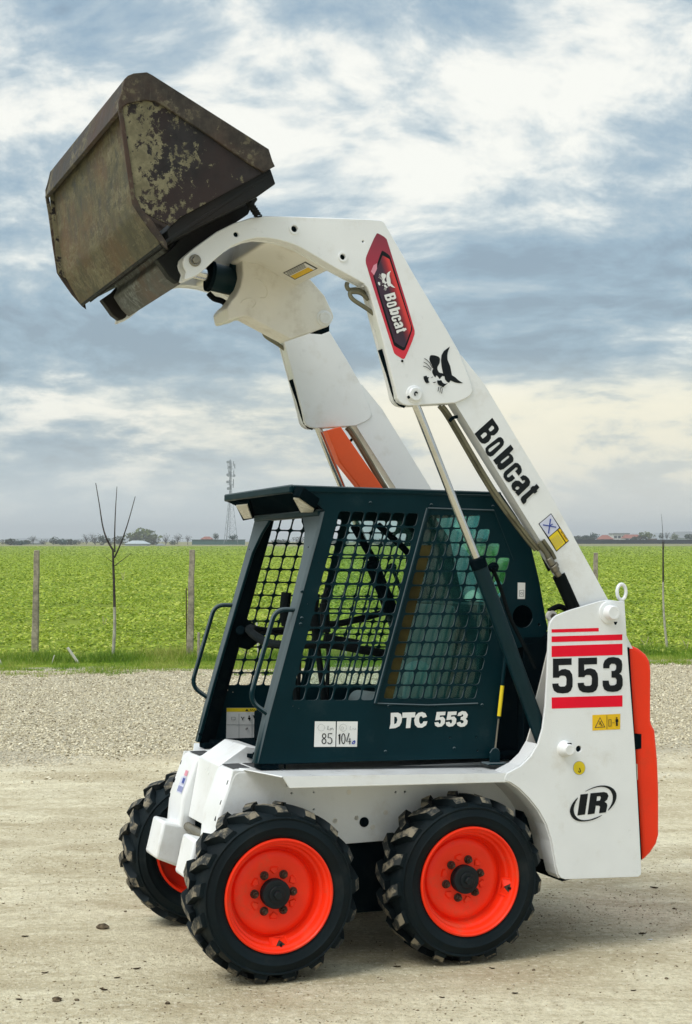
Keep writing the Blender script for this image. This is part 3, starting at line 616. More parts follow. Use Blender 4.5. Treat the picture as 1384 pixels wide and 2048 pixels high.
for s in (0, 1):
    # outer plate with its holes, box section behind it, welded lower tube
    oc = plate_mesh('lift_arm', [head]+hole_circles(AB), *sorted((mir(AB, s), mir(AB+.014, s))), [WHITE], .0035)
    cx = [(a, c) for a, c in head]
    ic = plate_mesh('lift_arm', [head], *sorted((mir(AB+.066, s), mir(AB+.080, s))), [WHITE], .0035)
    mm = MB(); edge = head
    inset = .006
    ctr = None
    n = len(edge)
    lo, hi = mir(AB+.013, s), mir(AB+.067, s)
    skip = set(range(0, 9)) | {n-1, n-2}
    for i in range(n):
        if i in skip: continue
        (a0, c0), (a1, c1) = edge[i], edge[(i+1) % n]
        d = Vector((a1-a0, 0, c1-c0));
        if d.length < 1e-6: continue
        nn = Vector((d.z, 0, -d.x)).normalized()*.004; n2 = nn*2.4
        mm.hexa([(a0+nn.x, lo, c0+nn.z), (a1+nn.x, lo, c1+nn.z), (a1+n2.x, lo, c1+n2.z), (a0+n2.x, lo, c0+n2.z), (a0+nn.x, hi, c0+nn.z), (a1+nn.x, hi, c1+nn.z), (a1+n2.x, hi, c1+n2.z), (a0+n2.x, hi, c0+n2.z)])
    em = mm.mesh('lift_arm', [WHITE], 30)
    lt = MB(); lt.prism(arm_l, *sorted((mir(AB+.008, s), mir(AB+.076, s)))); lm = lt.mesh('lift_arm', [WHITE], 30)
    arm = link('lift_arm', join_meshes([oc, ic, em, lm], 'lift_arm'), ldr); arm.data.materials.append(WHITE); ARM.append(arm)
    arm['label'] = 'near lift arm with red badge and lettering' if s == 0 else 'plain far lift arm'
    # bosses and pins
    for p, r in (((660, 160), .0215), ((928, 315), .0195)):
        q = AC(z2([p]), AB)[0]; m = MB(); sg = -1 if s == 0 else 1
        m.lathe([(r, 0), (r*.97, sg*.004), (r*.62, sg*.004), (r*.58, -sg*.02)], (q[0], mir(AB, s), q[1]), 28); m.build('hole_collar', WHITE, arm)
        m = MB(); m.lathe([(r*.6, -sg*.012), (0, -sg*.012)], (q[0], mir(AB, s), q[1]), 20); m.build('bore_shade', DARK2, arm)  # shade inside the collar, painted as a dark disc
    for p, r in (((338, 190), .0095), ((1042, 230), .0036)):
        q = AC(z2([p]), AB)[0]; m = MB(); sg = -1 if s == 0 else 1; m.lathe([(r, -sg*.011), (0, -sg*.011)], (q[0], mir(AB, s), q[1]), 18); m.build('bore_shade', DARK2, arm)
    q = AC(z2([(110, 335)]), AB)[0]; sg = -1 if s == 0 else 1; m = MB()
    m.lathe([(.0225, 0), (.0222, sg*.006), (.021, sg*.007), (.017, sg*.007)], (q[0], mir(AB, s), q[1]), 28); m.lathe([(.0150, sg*.006), (.0150, sg*.016), (.0135, sg*.018), (0, sg*.018)], (q[0], mir(AB, s), q[1]), 6)
    m.build('bucket_pin', STEEL, arm, smooth=30)
    px = zg([(85, 1075)])[0]; bs = boss('lift_pin_boss', px, AB, [(.036, 0), (.034, .004), (.027, .006), (.0265, .014), (.024, .017), (.014, .017), (.0138, .0160)], WHITE, arm, s)
    q = AC([px], AB)[0]; m = MB(); m.tube([(q[0]+.006*math.cos(t), mir(AB-.0175, s), q[1]+.0075*math.sin(t)) for t in np.linspace(.3, 4.2, 10)], .0028, 6); m.build('retaining_clip', DARK2, bs)
    m = MB(); m.tube([(q[0]+.0195, mir(AB-.003, s), q[1]+.017), (q[0]+.026, mir(AB-.003, s), q[1]+.009)], .003, 6); m.tube([(q[0]-.030, mir(AB-.004, s), q[1]-.016), (q[0]-.022, mir(AB-.006, s), q[1]-.010)], .006, 8); m.build('keeper_bolt', DARK2, bs)
    q = AC(zh([(690, 1990)]), AB)[0]; m = MB(); m.lathe([(.0052, 0), (.0045, sg*.003), (0, sg*.003)], (q[0], mir(AB, s), q[1]), 10); m.build('plug_bolt', DARK2, arm)
    # black edge guard low on the head's front edge
    ed = AC(z3([(262, 620), (300, 730), (322, 810), (336, 850), (352, 868), (375, 878)]), AB+.04); m = MB()
    m.tube([(a-.004, mir(AB+.045, s), c) for a, c in ed], .012, 8); m.build('edge_guard', DARK2, arm)
# cross member between the arms
cu_ = AC(z2([(500, 238), (545, 238), (620, 262), (700, 308), (850, 392)]), AB+.08)
(aa, c_a), (ab_, c_b) = cu_[0], cu_[-1]
m = MB(); pr = [cu_[0], cu_[2], cu_[3], cu_[4], (cu_[4][0]+.05, cu_[4][1]+.08), (cu_[2][0]+.07, cu_[2][1]+.095), (cu_[0][0]+.02, cu_[0][1]+.09)]
m.prism(pr, AB+.079, 1.2-AB-.079); xm = m.build('cross_member', WHITE_SHADED, ldr, .012, seg=3)
# label on its underside
p0, p1 = cu_[2], cu_[4]
lab = [at(*z2([p])[0], 1, .24) for p in ((598, 402), (722, 340))]
def on_cross(px):    # sight line onto the underside plane of the cross member
    n = Vector((p1[1]-p0[1], 0, -(p1[0]-p0[0]))).normalized(); x, z = (px[0]-692)/FPX, (1024-px[1])/FPX; c, s = math.cos(PITCH), math.sin(PITCH)
    d = Vector(ROT @ np.array([x, c-z*s, s+z*c])); o = Vector(ROT @ (np.array([0, 0, CAMH])-ORG)); pt = Vector((p0[0], 0, p0[1]))
    t = (pt-o).dot(n)/d.dot(n); return o+d*t, n
def cross_sticker():
    m = MB()
    def quad(pp, mi, off):
        vs = []
        for p in z2(pp):
            q, n = on_cross(p); sg = 1 if n.z < 0 else -1; vs.append(tuple(q+n*sg*off))
        m.add(vs, [(0, 1, 2, 3)], mi)
    quad([(598, 402), (722, 340), (790, 378), (664, 440)], 0, .0012); quad([(607, 402), (721, 346), (781, 378), (664, 434)], 1, .0020)
    quad([(640, 419), (738, 370), (768, 384), (666, 434)], 2, .0026)
    for k_ in range(4): quad([(618+k_*4, 400+k_*5-1), (716+k_*4, 352+k_*5-1), (717+k_*4, 353.5+k_*5), (619+k_*4, 401.5+k_*5)], 0, .0027)
    m.build('cross_member_sticker', [BLACKPRINT, WHITEP, AMBER], xm)
cross_sticker()
# tilt cylinder bracket in the middle: two-sided box with a concave mouth
KB0, KB1 = .47, .60
br = AC(z2([(378, 262), (400, 255), (470, 246), (600, 330), (750, 438), (830, 530), (872, 620), (880, 645), (872, 668), (850, 700), (640, 771), (395, 640), (300, 666), (290, 620), (285, 600), (310, 562), (340, 525), (362, 480), (374, 420), (372, 340)]), KB0)
m = MB(); m.prism(br, KB0, KB1); bk = m.build('tilt_bracket', WHITE_SHADED, ldr, .006, seg=3)
ft = AC(z2([(300, 664), (290, 600), (275, 580), (225, 625), (222, 660), (250, 708), (300, 690)]), KB0+.03)
m = MB(); m.prism(AC(z2([(392, 640), (300, 664), (286, 600), (320, 560), (420, 560)]), KB0+.03), KB0+.02, KB1+.10); m.build('bracket_foot', WHITE_SHADED, bk, .01)
boss('tilt_pin_boss', z2([(826, 655)])[0], KB0, [(.034, 0), (.033, .004), (.026, .006), (.0255, .014), (.024, .016), (.016, .016), (.0158, .015), (.009, .015)], WHITE, bk)
m = MB()          # weld beads in two ovals
for (cx_, cy_, rx_, ry_, a0, a1, tl) in ((470, 490, 36, 60, -1.6, 2.3, -.5), (405, 575, 44, 30, -2.6, 1.3, -.3)):
    L = []
    for t in np.linspace(a0, a1, 16):
        x, y = rx_*math.cos(t), ry_*math.sin(t); L.append((cx_+x*math.cos(tl)-y*math.sin(tl), cy_+x*math.sin(tl)+y*math.cos(tl)))
    m.tube(A3(z2(L), KB0-.0005), .0022, 6)
m.build('weld_bead', WHITE_SHADED, bk)
m = MB(); q = AC(z2([(815, 715)]), KB0+.05)[0]; m.box(q[0]-.03, q[0]+.02, KB0+.02, KB1-.02, q[1]-.012, q[1]+.02); m.build('stop_pad', DARK2, bk)
# tilt cylinder: barrel mouth in the bracket, rod to the coupler
tc0 = Vector(at(*z2([(330, 455)])[0], 1, .60)); tc1 = Vector(at(*z2([(205, 425)])[0], 1, .60)); dv = (tc1-tc0).normalized()
pin_t = Vector(at(*z2([(826, 655)])[0], 1, .6))
m = MB(); m.cyl(tc0-dv*.10, tc1+dv*.005, .058, 28); tcy = m.build('tilt_cylinder', CYLB, ldr, .006)
m = MB(); m.cyl(tc1, tc1+dv*.018, .064, 28); m.build('gland', DARK2, tcy, .004)
m = MB(); m.cyl(tc1, tc1+dv*.10, .024, 20); m.build('rod', CHROME, tcy)
m = MB(); e0 = Vector(at(*z2([(340, 385)])[0], 1, .58)); m.tube(spline([e0+Vector((.06, 0, -.09)), e0+Vector((.0, -.0, -.03)), e0+Vector((.005, 0, .035)), e0+Vector((.05, 0, .06))]), .028, 12); m.build('hydraulic_elbow', CYLB, tcy)
m = MB(); m.tube(spline(A3(z2([(185, 515), (215, 545), (260, 560), (300, 590)]), .62)), .012, 8); m.build('hydraulic_hose', HOSE, tcy)
# hydraulic tubes along the underside of the arms, loop at the neck, fittings and hose at the bottom
for s in (0, 1):
    for k, (off, mt) in enumerate(((0, TUBE), (7, TUBE))):
        m = MB(); pts = [(885-off, 812), (905-off, 840), (985-off*1.1, 975), (1050-off*1.1, 1065), (1078-off, 1100)]
        L = [(q[0], mir(AB+.045+k*.03, s), q[2]) for q in A3(pts, AB+.045+k*.03)]
        m.tube(spline(L, 4), .0088, 8); m.build('hydraulic_tube', mt, ARM[s])
    m = MB(); pts = z3([(245, 470), (235, 420), (205, 375), (150, 345), (112, 345), (100, 328), (103, 312)]); m.tube(spline([(q[0], mir(AB+.05, s), q[2]) for q in A3(pts, AB+.05)]), .009, 8)
    pts = z3([(245, 470), (190, 430), (130, 390), (115, 365), (125, 355), (165, 360), (200, 390)]); m.tube(spline([(q[0], mir(AB+.04, s), q[2]) for q in A3(pts, AB+.04)]), .009, 8)
    pts = z3([(230, 440), (255, 540), (290, 660), (300, 700)]); m.tube(spline([(q[0], mir(AB+.05, s), q[2]) for q in A3(pts, AB+.05)]), .014, 8); m.build('hydraulic_tube', TUBE, ARM[s])
    m = MB(); q = A3(z3([(575, 950), (590, 935), (610, 930)]), AB+.03); m.tube([(x, mir(y, s), z) for x, y, z in q], .007, 8); m.build('tube_clamp', DARK2, ARM[s])
    m = MB(); L = A3([(1078, 1085), (1093, 1106), (1099, 1120)], AB+.0); m.tube([(x, mir(y, s), z) for x, y, z in L], .012, 10)
    L = A3([(1086, 1080), (1103, 1104), (1110, 1118)], AB-.004); m.tube([(x, mir(y, s), z) for x, y, z in L], .008, 10); m.build('hydraulic_tube', TUBE, ARM[s])
    for (p, q, r) in (((1097, 1116), (1105, 1130), .018), ((1106, 1131), (1112, 1142), .021), ((1112, 1142), (1118, 1152), .016), ((1110, 1135), (1106, 1130), .024)):
        m = MB(); L = A3([p, q], AB-.004); m.tube([(x, mir(y, s), z) for x, y, z in L], r*.9, 8); m.build('hose_fitting', STEEL, ARM[s], .003)
    m = MB(); L = A3([(1117, 1150), (1129, 1176), (1147, 1218), (1160, 1260)], AB+.022); m.tube(spline([(x, mir(y, s), z) for x, y, z in L]), .027, 14); m.build('hydraulic_hose', HOSE, ARM[s])
    m = MB(); L = A3(z3([(985, 1500), (1000, 1560), (1020, 1610), (1035, 1640)]), AB+.08); m.tube(spline([(x, mir(y, s), z) for x, y, z in L]), .007, 8); m.build('hydraulic_hose', HOSE, ARM[s])
# lettering and badges on the near arm
GL = [
 [[(405, 98), (440, 150), (478, 205), (490, 240), (470, 280), (430, 318), (388, 322), (388, 355), (360, 398), (315, 425), (275, 420), (245, 395), (182, 300)], [(358, 243), (375, 270), (395, 265), (428, 235), (425, 210), (400, 195)], [(258, 325), (285, 362), (330, 325), (340, 305), (325, 283), (300, 285)]],
 [[(340, 455), (480, 345), (510, 340), (540, 365), (552, 400), (545, 440), (520, 470), (415, 575), (380, 588), (345, 570), (322, 530), (318, 485)], [(355, 515), (370, 530), (390, 520), (500, 425), (500, 405), (480, 405), (360, 490)]],
 [[(635, 435), (672, 490), (620, 545), (655, 572), (672, 610), (665, 650), (545, 745), (505, 755), (475, 735), (465, 700), (470, 682), (452, 690), (415, 633)], [(520, 640), (508, 662), (525, 672), (612, 600), (618, 580), (600, 575)]],
 [[(690, 665), (725, 668), (760, 705), (775, 750), (770, 785), (735, 828), (692, 770), (720, 745), (722, 725), (700, 722), (590, 820), (590, 845), (612, 848), (655, 812), (690, 858), (650, 895), (612, 910), (575, 890), (545, 845), (545, 805), (560, 775)]],
 [[(752, 848), (790, 820), (825, 828), (862, 862), (880, 905), (868, 950), (785, 1030), (730, 1083), (690, 1035), (705, 1020), (680, 1020), (655, 1000), (643, 955), (655, 920), (695, 888), (740, 890), (785, 930), (812, 905), (815, 885), (800, 880), (785, 893)], [(690, 985), (702, 1003), (725, 1003), (748, 980), (735, 963), (712, 962)]],
 [[(960, 930), (995, 975), (962, 1010), (970, 1025), (935, 1055), (920, 1042), (832, 1125), (832, 1148), (822, 1165), (795, 1188), (770, 1155), (758, 1125), (770, 1095), (888, 995), (880, 982), (915, 953), (928, 960)]]]
decal('brand_lettering', ARM[0], AB+.008, [(g, zc, BLACKPRINT) for g in GL])
CAT = [smooth2([(400, 298), (495, 302), (592, 345), (588, 440), (575, 475), (535, 540), (545, 600), (580, 650), (655, 657), (650, 700), (610, 740), (585, 775), (560, 735), (525, 697), (508, 715), (505, 745), (470, 710), (435, 640), (440, 600), (458, 575), (440, 520), (380, 400), (385, 350)]),
       [(785, 130), (745, 240), (735, 310), (740, 395), (790, 510), (810, 610), (825, 695), (890, 735), (960, 800), (1045, 852), (960, 855), (890, 840), (800, 800), (770, 845), (735, 830), (690, 780), (680, 715), (645, 715), (652, 660), (625, 540), (610, 400), (622, 300), (670, 215)],
       [(265, 720), (325, 705), (335, 735), (375, 735), (355, 770), (365, 815), (385, 835), (330, 860), (300, 835), (270, 775)], [(410, 745), (450, 725), (455, 735), (415, 750)], [(445, 840), (500, 825), (505, 840), (470, 852)],
       smooth2([(525, 795), (580, 805), (610, 790), (640, 850), (690, 870), (750, 855), (690, 895), (645, 945), (620, 905), (580, 910), (540, 870)])]
WHISK = [stroke(p, 12) for p in ([(280, 365), (330, 400), (385, 455), (435, 555)], [(262, 437), (320, 470), (375, 530), (415, 580)], [(252, 517), (310, 535), (360, 565), (405, 605)], [(553, 930), (552, 970), (542, 1020)], [(585, 935), (588, 980), (580, 1040)], [(612, 930), (624, 985), (612, 1060)])]
decal('cat_head_emblem', ARM[0], AB, [([g], zg, BLACKPRINT) for g in CAT+WHISK])
decal('arm_warning_sticker', ARM[0], AB+.008, [([[(1145, 1300), (1370, 1646), (1212, 1783), (986, 1432)]], zc, BLACKPRINT), ([[(1143, 1312), (1246, 1480), (1112, 1597), (998, 1434)]], zc, PALEBLUE), ([[(1116, 1605), (1222, 1515), (1322, 1672), (1213, 1768)]], zc, YELLOWP), ([[(1232, 1508), (1256, 1490), (1358, 1642), (1332, 1664)]], zc, AMBER),
   ([stroke([(1135, 1370), (1110, 1555)], 14)], zc, BLUEP), ([stroke([(1040, 1445), (1205, 1475)], 14)], zc, BLUEP), ([stroke([(1118, 1462), (1160, 1435)], 12)], zc, BLUEP)]+[([stroke([(1140+k*19, 1625-k*15), (1212+k*19, 1740-k*16)], 3.5)], zc, LINE) for k in range(5)]+[([stroke([(1262, 1530), (1280, 1556)], 8)], zc, BLACKPRINT), ([stroke([(1290, 1570), (1330, 1630)], 6)], zc, BLACKPRINT)])
def affine(src, dst):
    A_ = np.array([[x, y, 1] for x, y in src]); Mx = np.linalg.solve(A_, np.array(dst)); return lambda pts: [tuple(np.array([x, y, 1])@Mx) for x, y in pts]
DRED, DIN = decal_red(), decal_in()
zcat = affine([(785, 130), (1045, 852), (295, 780)], zh([(522, 670), (586, 920), (340, 858)])); zlet = affine([(405, 98), (182, 300), (795, 1188)], zh([(566, 988), (414, 1030), (597, 1592)]))
decal('brand_badge', ARM[0], AB, [([smooth2([(310, 122), (345, 125), (455, 190), (480, 260), (872, 1520), (870, 1620), (735, 1940), (712, 1962), (685, 1955), (580, 1890), (560, 1840), (160, 580), (155, 500), (170, 440)])], zh, DRED),
   ([smooth2([(385, 378), (410, 378), (500, 440), (520, 480), (838, 1500), (836, 1540), (740, 1810), (712, 1838), (685, 1832), (575, 1770), (560, 1740), (262, 760), (275, 720)])], zh, BLACKPRINT),
   ([[(402, 446), (500, 500), (816, 1480), (814, 1540), (722, 1788), (700, 1790), (580, 1715), (278, 740)]], zh, DIN), ([[(270, 590), (318, 560), (320, 640), (275, 735), (230, 680)]], zh, PINKP)]
   +[([g], zcat, WHITEP) for g in CAT+WHISK]+[(g, zlet, WHITEP) for g in GL])
# orange arm lock under the far arm
m = MB(); lk = AC([(654, 861), (682, 853), (700, 880), (768, 978), (740, 1000), (680, 925)], 1.03); m.prism(lk, 1.03, 1.09); o = m.build('arm_lock', LOCK, ldr, .004); o['label'] = 'orange lift arm support bar'
# ---- lift cylinders
for s in (0, 1):
    b = .060; top = Vector(at(824, 790, 1, b)); mid = Vector(at(955, 1122, 1, b)); bot = Vector(at(1086, 1482, 1, b))
    F = lambda v: (v.x, mir(v.y, s), v.z)
    d = (bot-mid).normalized()
    m = MB(); m.cyl(F(mid-d*.005), F(bot), .031, 28); lc = m.build('lift_cylinder', CYLB, ldr, .004)
    m = MB(); m.cyl(F(top), F(mid), .0165, 24); m.build('rod', CHROME, lc)
    m = MB(); m.cyl(F(mid-d*.012), F(mid+d*.03), .0335, 28); m.build('gland', DARK2, lc, .003)
    L = A3(z5([(835, 640), (860, 690), (900, 800), (960, 980), (1060, 1180), (1130, 1320)]), b+.035); m = MB(); m.tube(spline([(x, mir(y, s), z) for x, y, z in L]), .0085, 8); m.build('hydraulic_hose', HOSE, lc)
    L = A3(z5([(812, 640), (835, 618), (858, 622), (850, 650)]), b+.03); m = MB(); m.tube(spline([(x, mir(y, s), z) for x, y, z in L]), .013, 8); m.build('hose_fitting', DARK2, lc)
# ---- coupler and bucket
BN, BF = -.085, 1.285
bprof_px = z1([(492, 88), (520, 72), (598, 64), (620, 75), (1222, 458), (1242, 520), (1254, 546), (1170, 610), (780, 808), (740, 868), (705, 972), (680, 950), (630, 868), (566, 772), (535, 740), (505, 560), (478, 330), (468, 180)])
bprof = AC(bprof_px, BN)
bucket = empty('bucket', ldr); bucket['label'] = 'raised rusty bucket with worn mud-stained plates'
# profile corners on the side plate
lip = AC(z1([(500, 84)]), BN)[0]; lip2 = AC(z1([(600, 66)]), BN)[0]; top = AC(z1([(1240, 520)]), BN)[0]
floor_in = AC(z1([(470, 240)]), BN)[0]; heel1 = AC(z1([(562, 770)]), BN)[0]; heel2 = AC(z1([(730, 870)]), BN)[0]; backtop = AC(z1([(1225, 560)]), BN)[0]
for s, b0 in ((0, BN), (1, BF-.012)):
    sp = plate('side_plate', [AC(z1([(505, 100), (600, 80), (1235, 500), (1240, 545), (1170, 592), (780, 800), (722, 850), (565, 768), (530, 745), (478, 250), (470, 190)]), BN)], b0+.004, b0+.012, BK_SIDE, bucket, .001)
    # wear strip along the open edge, and the rib along the floor edge
    bb0 = b0-.006 if s == 0 else b0+.004
    plate('side_cutter', [AC(z1([(482, 100), (500, 82), (530, 70), (598, 64), (625, 78), (1222, 458), (1242, 520), (1254, 546), (1195, 578), (1120, 532), (900, 380), (720, 262), (640, 214), (590, 208), (500, 225), (470, 246), (455, 262), (452, 215), (468, 160)]), BN)], bb0, bb0+.014, BK_RIM, bucket, .003)
    plate('floor_rib', [AC(z1([(452, 262), (470, 246), (482, 300), (515, 520), (540, 700), (570, 760), (625, 820), (700, 935), (706, 972), (680, 952), (618, 880), (556, 790), (524, 740), (496, 560), (472, 380)]), BN)], bb0+.004, bb0+.012, BK_RIM, bucket, .002)
def slab(name, p, q, thick, mats, b0=BN+.012, b1=BF-.012, parent=bucket, bev=.002):
    """plate spanning the bucket between two profile points"""
    d = Vector((q[0]-p[0], 0, q[1]-p[1])); n = Vector((-d.z, 0, d.x)).normalized()*thick
    m = MB(); m.prism([p, q, (q[0]+n.x, q[1]+n.z), (p[0]+n.x, p[1]+n.z)], b0, b1); return m.build(name, mats, parent, bev)
fpts = AC(z1([(498, 235), (520, 430), (548, 640), (563, 738), (570, 762), (582, 785), (605, 828), (640, 890), (668, 940)]), BN)
fm = MB(); back = [(a+.014, c+.004) for a, c in fpts]
nf = len(fpts); fb0, fb1 = BN+.012, BF-.012
fm.add([(a, fb0, c) for a, c in fpts]+[(a, fb1, c) for a, c in fpts]+[(a, fb0, c) for a, c in back]+[(a, fb1, c) for a, c in back],
       [(i, i+1, nf+i+1, nf+i) for i in range(nf-1)]+[(2*nf+i, 3*nf+i, 3*nf+i+1, 2*nf+i+1) for i in range(nf-1)]+[(nf-1, 3*nf-1, 4*nf-1, 2*nf-1)])
fm.build('floor_plate', BK_FLOOR, bucket, smooth=40)
hl1 = fpts[-1]
bk1 = AC(z1([(1225, 575)]), BN)[0]
slab('back_plate', hl1, bk1, -.012, BK_DARK)
e0 = AC(z1([(488, 92)]), BN)[0]; e1 = AC(z1([(456, 262)]), BN)[0]
slab('cutting_edge', (e0[0]+.000, e0[1]), (e1[0]-.004, e1[1]), .016, BK_RIM, BN-.004, BF+.004)
m = MB(); gb = AC(z1([(1150, 590), (1240, 552), (1266, 630), (1180, 690), (760, 905), (725, 935), (708, 870), (776, 790)]), BN); m.prism(gb, BN+.014, BF-.014); m.build('back_flange', BK_DARK, bucket, .004)
m = MB(); m.box(*[0]*6) if False else None
# coupler: two side cheeks, dark back frame, hollow grey cross tube
cpl = empty('coupler', ldr); cpl['label'] = 'dark steel quick coupler between the bucket and the arm tips'
CN0 = .135
ck = AC(z1([(650, 1020), (715, 975), (800, 880), (1130, 715), (1155, 705), (1120, 790), (1060, 830), (900, 930), (800, 1010), (790, 1060), (800, 1110), (790, 1130), (755, 1140), (715, 1110), (680, 1060)]), CN0-.02)
for s in (0, 1):
    m = MB(); m.prism(ck, *sorted((mir(CN0-.02, s), mir(CN0+.03, s)))); m.build('cheek_plate', BK_DARK, cpl, .004)
m = MB(); fr = AC(z1([(720, 968), (1130, 718), (1150, 740), (1060, 830), (780, 1010)]), CN0); m.prism(fr, CN0+.02, 1.2-CN0-.02); m.build('frame_plate', BK_DARK, cpl, .004)
tb = AC(zb([(590, 505), (640, 560), (600, 640), (680, 765), (750, 835), (830, 760), (760, 560), (690, 450)]), .22)
m = MB(); m.prism(tb, .19, .985); m.build('cross_tube', BK_GREY, cpl, .006, seg=2)
m = MB(); L = A3(z1([(1150, 705), (1130, 740), (1150, 770), (1168, 798)]), .02); m.tube(spline(L), .014, 8)
for k in range(6):
    t = k/5; p = Vector(L[1])*(1-t)+Vector(L[3])*t; m.lathe([(.017, -.003), (.017, .003)], tuple(p), 10, axis='c')
m.build('release_spring', BK_DARK, cpl)
# ---- cab
SB = .18; ST = .005
def rrect(c4, rad=.24, n=3):
    """rounded hole inside four corner points (order TL, TR, BR, BL), in zoom pixels"""
    out = []
    for i in range(4):
        p, a, b = Vector(c4[i]), Vector(c4[i-1]), Vector(c4[(i+1) % 4])
        q0, q1 = p+(a-p)*rad, p+(b-p)*rad
        for k in range(n+1):
            t = k/n; v = q0*(1-t)**2+p*2*t*(1-t)+q1*t*t; out.append((v.x, v.y))
    return out
def bil(TL, TR, BR, BL, u, v):
    TL, TR, BR, BL = map(Vector, (TL, TR, BR, BL)); return tuple((TL*(1-u)+TR*u)*(1-v)+(BL*(1-u)+BR*u)*v)
holes1 = []
for r in range(13):
    for c in range(6):
        m_ = .056
        cs = [bil((775, 243), (1263, 256), (985, 1390), (480, 1390), (c+du)/6, (r+dv_)/13) for du, dv_ in ((m_, m_), (1-m_, m_), (1-m_, 1-m_), (m_, 1-m_))]
        holes1.append(rrect(cs))
holes2 = []
for r in range(13):
    ncol = (4, 5, 6, 7)[r] if r < 4 else 7
    for c in range(ncol):
        if r == 0 and c == 0: pass
        y0, y1 = 267+r*97.3, 267+(r+1)*97.3; m_ = .056
        X = lambda y, k: 400-.249*(y-265)+91*k
        ya, yb = y0+97.3*m_, y1-97.3*m_
        cs = [(X(ya, c+m_), ya), (X(ya, c+1-m_), ya), (X(yb, c+1-m_), yb), (X(yb, c+m_), yb)]
        if r in (5, 6) and c == 6:   # clipped by the sloping corner
            cs = [(cs[0]), (min(cs[1][0], 930), ya), (min(cs[2][0], 915), yb), cs[3]]
        holes2.append(rrect(cs))
outline_px = [(516, 1528), (540, 1429), (596, 1220), (628, 1107), (649, 1022), (640, 1012), (630, 1003), (583, 986), (583, 971), (740, 978), (1001, 985.5), (1030, 1028), (1057, 1072), (1078, 1160), (1092, 1240), (1096, 1258)]+z5([(1150, 1140), (1010, 1180), (935, 1230), (905, 1480), (855, 1932)])
outline = AC(outline_px, SB)
vent = circle(*AC(z5([(1043, 966)]), SB)[0], .047, 28)
small = [circle(*AC(z5([p]), SB)[0], r, 10) for p, r in (((545, 1793), .0035), ((723, 1788), .0035), ((733, 1880), .004), ((1155, 1020), .006))]+[circle(*AC(z4([p]), SB)[0], r, 10) for p, r in (((497, 1420), .0028), ((533, 1434), .0022), ((652, 557), .0025), ((585, 805), .0022))]
loops_near = [outline]+[AC(z4(h), SB) for h in holes1]+[AC(z5(h), SB) for h in holes2]+[vent]+small
cab = empty('cab', ldr); cab['label'] = 'dark teal operator cab with mesh side screens'
SCR = []
for s in (0, 1):
    o = link('side_screen', sheet_mesh('side_screen', loops_near, *sorted((mir(SB, s), mir(SB+ST, s))), DARK), cab); SCR.append(o)
# raised frame round the rear part of the screen
for s in (0, 1):
    for pts, r in (([(38, 1560), (395, 228)], .0075), ([(395, 228), (845, 243)], .0045), ([(845, 243), (975, 580)], .0035), ([(38, 1560), (400, 1572), (735, 1560)], .004)):
        m = MB(); m.tube([(x, mir(y, s), z) for x, y, z in A3(z5(pts), SB-.001)], r, 8); m.build('frame_bead', DARK, cab)
    m = MB(); m.tube([(x, mir(y, s), z) for x, y, z in A3([(583, 979), (740, 985), (1001, 992)], SB-.001)], .004, 6); m.build('roof_seam', DARK, cab)
    # tinted pane behind the rear part
    pg = AC(z5([(392, 258), (765, 262), (985, 560), (960, 700), (735, 1545), (70, 1545)]), SB)
    m = MB(); lo = mir(SB+ST+.022, s); m.add([(a, lo, c) for a, c in pg], [tuple(range(len(pg)))]); m.build('window_pane', GLASS if s == 0 else GLASS2, cab, smooth=None)
# bolts on the near side
for s in (0,):
    m_pts = z5([(128, 1578), (448, 1578), (765, 1570), (105, 1888), (575, 1866), (418, 205), (838, 215)])+z4([(965, 198), (1333, 212), (552, 892), (545, 928), (553, 730)])+z8([(597, 72), (812, 74)])
    for p in m_pts:
        q = AC([p], SB)[0]; m = MB(); m.lathe([(.0068, 0), (.0062, -.003), (.004, -.0045), (0, -.0045)], (q[0], SB, q[1]), 10); m.build('screw', DARK, SCR[0])
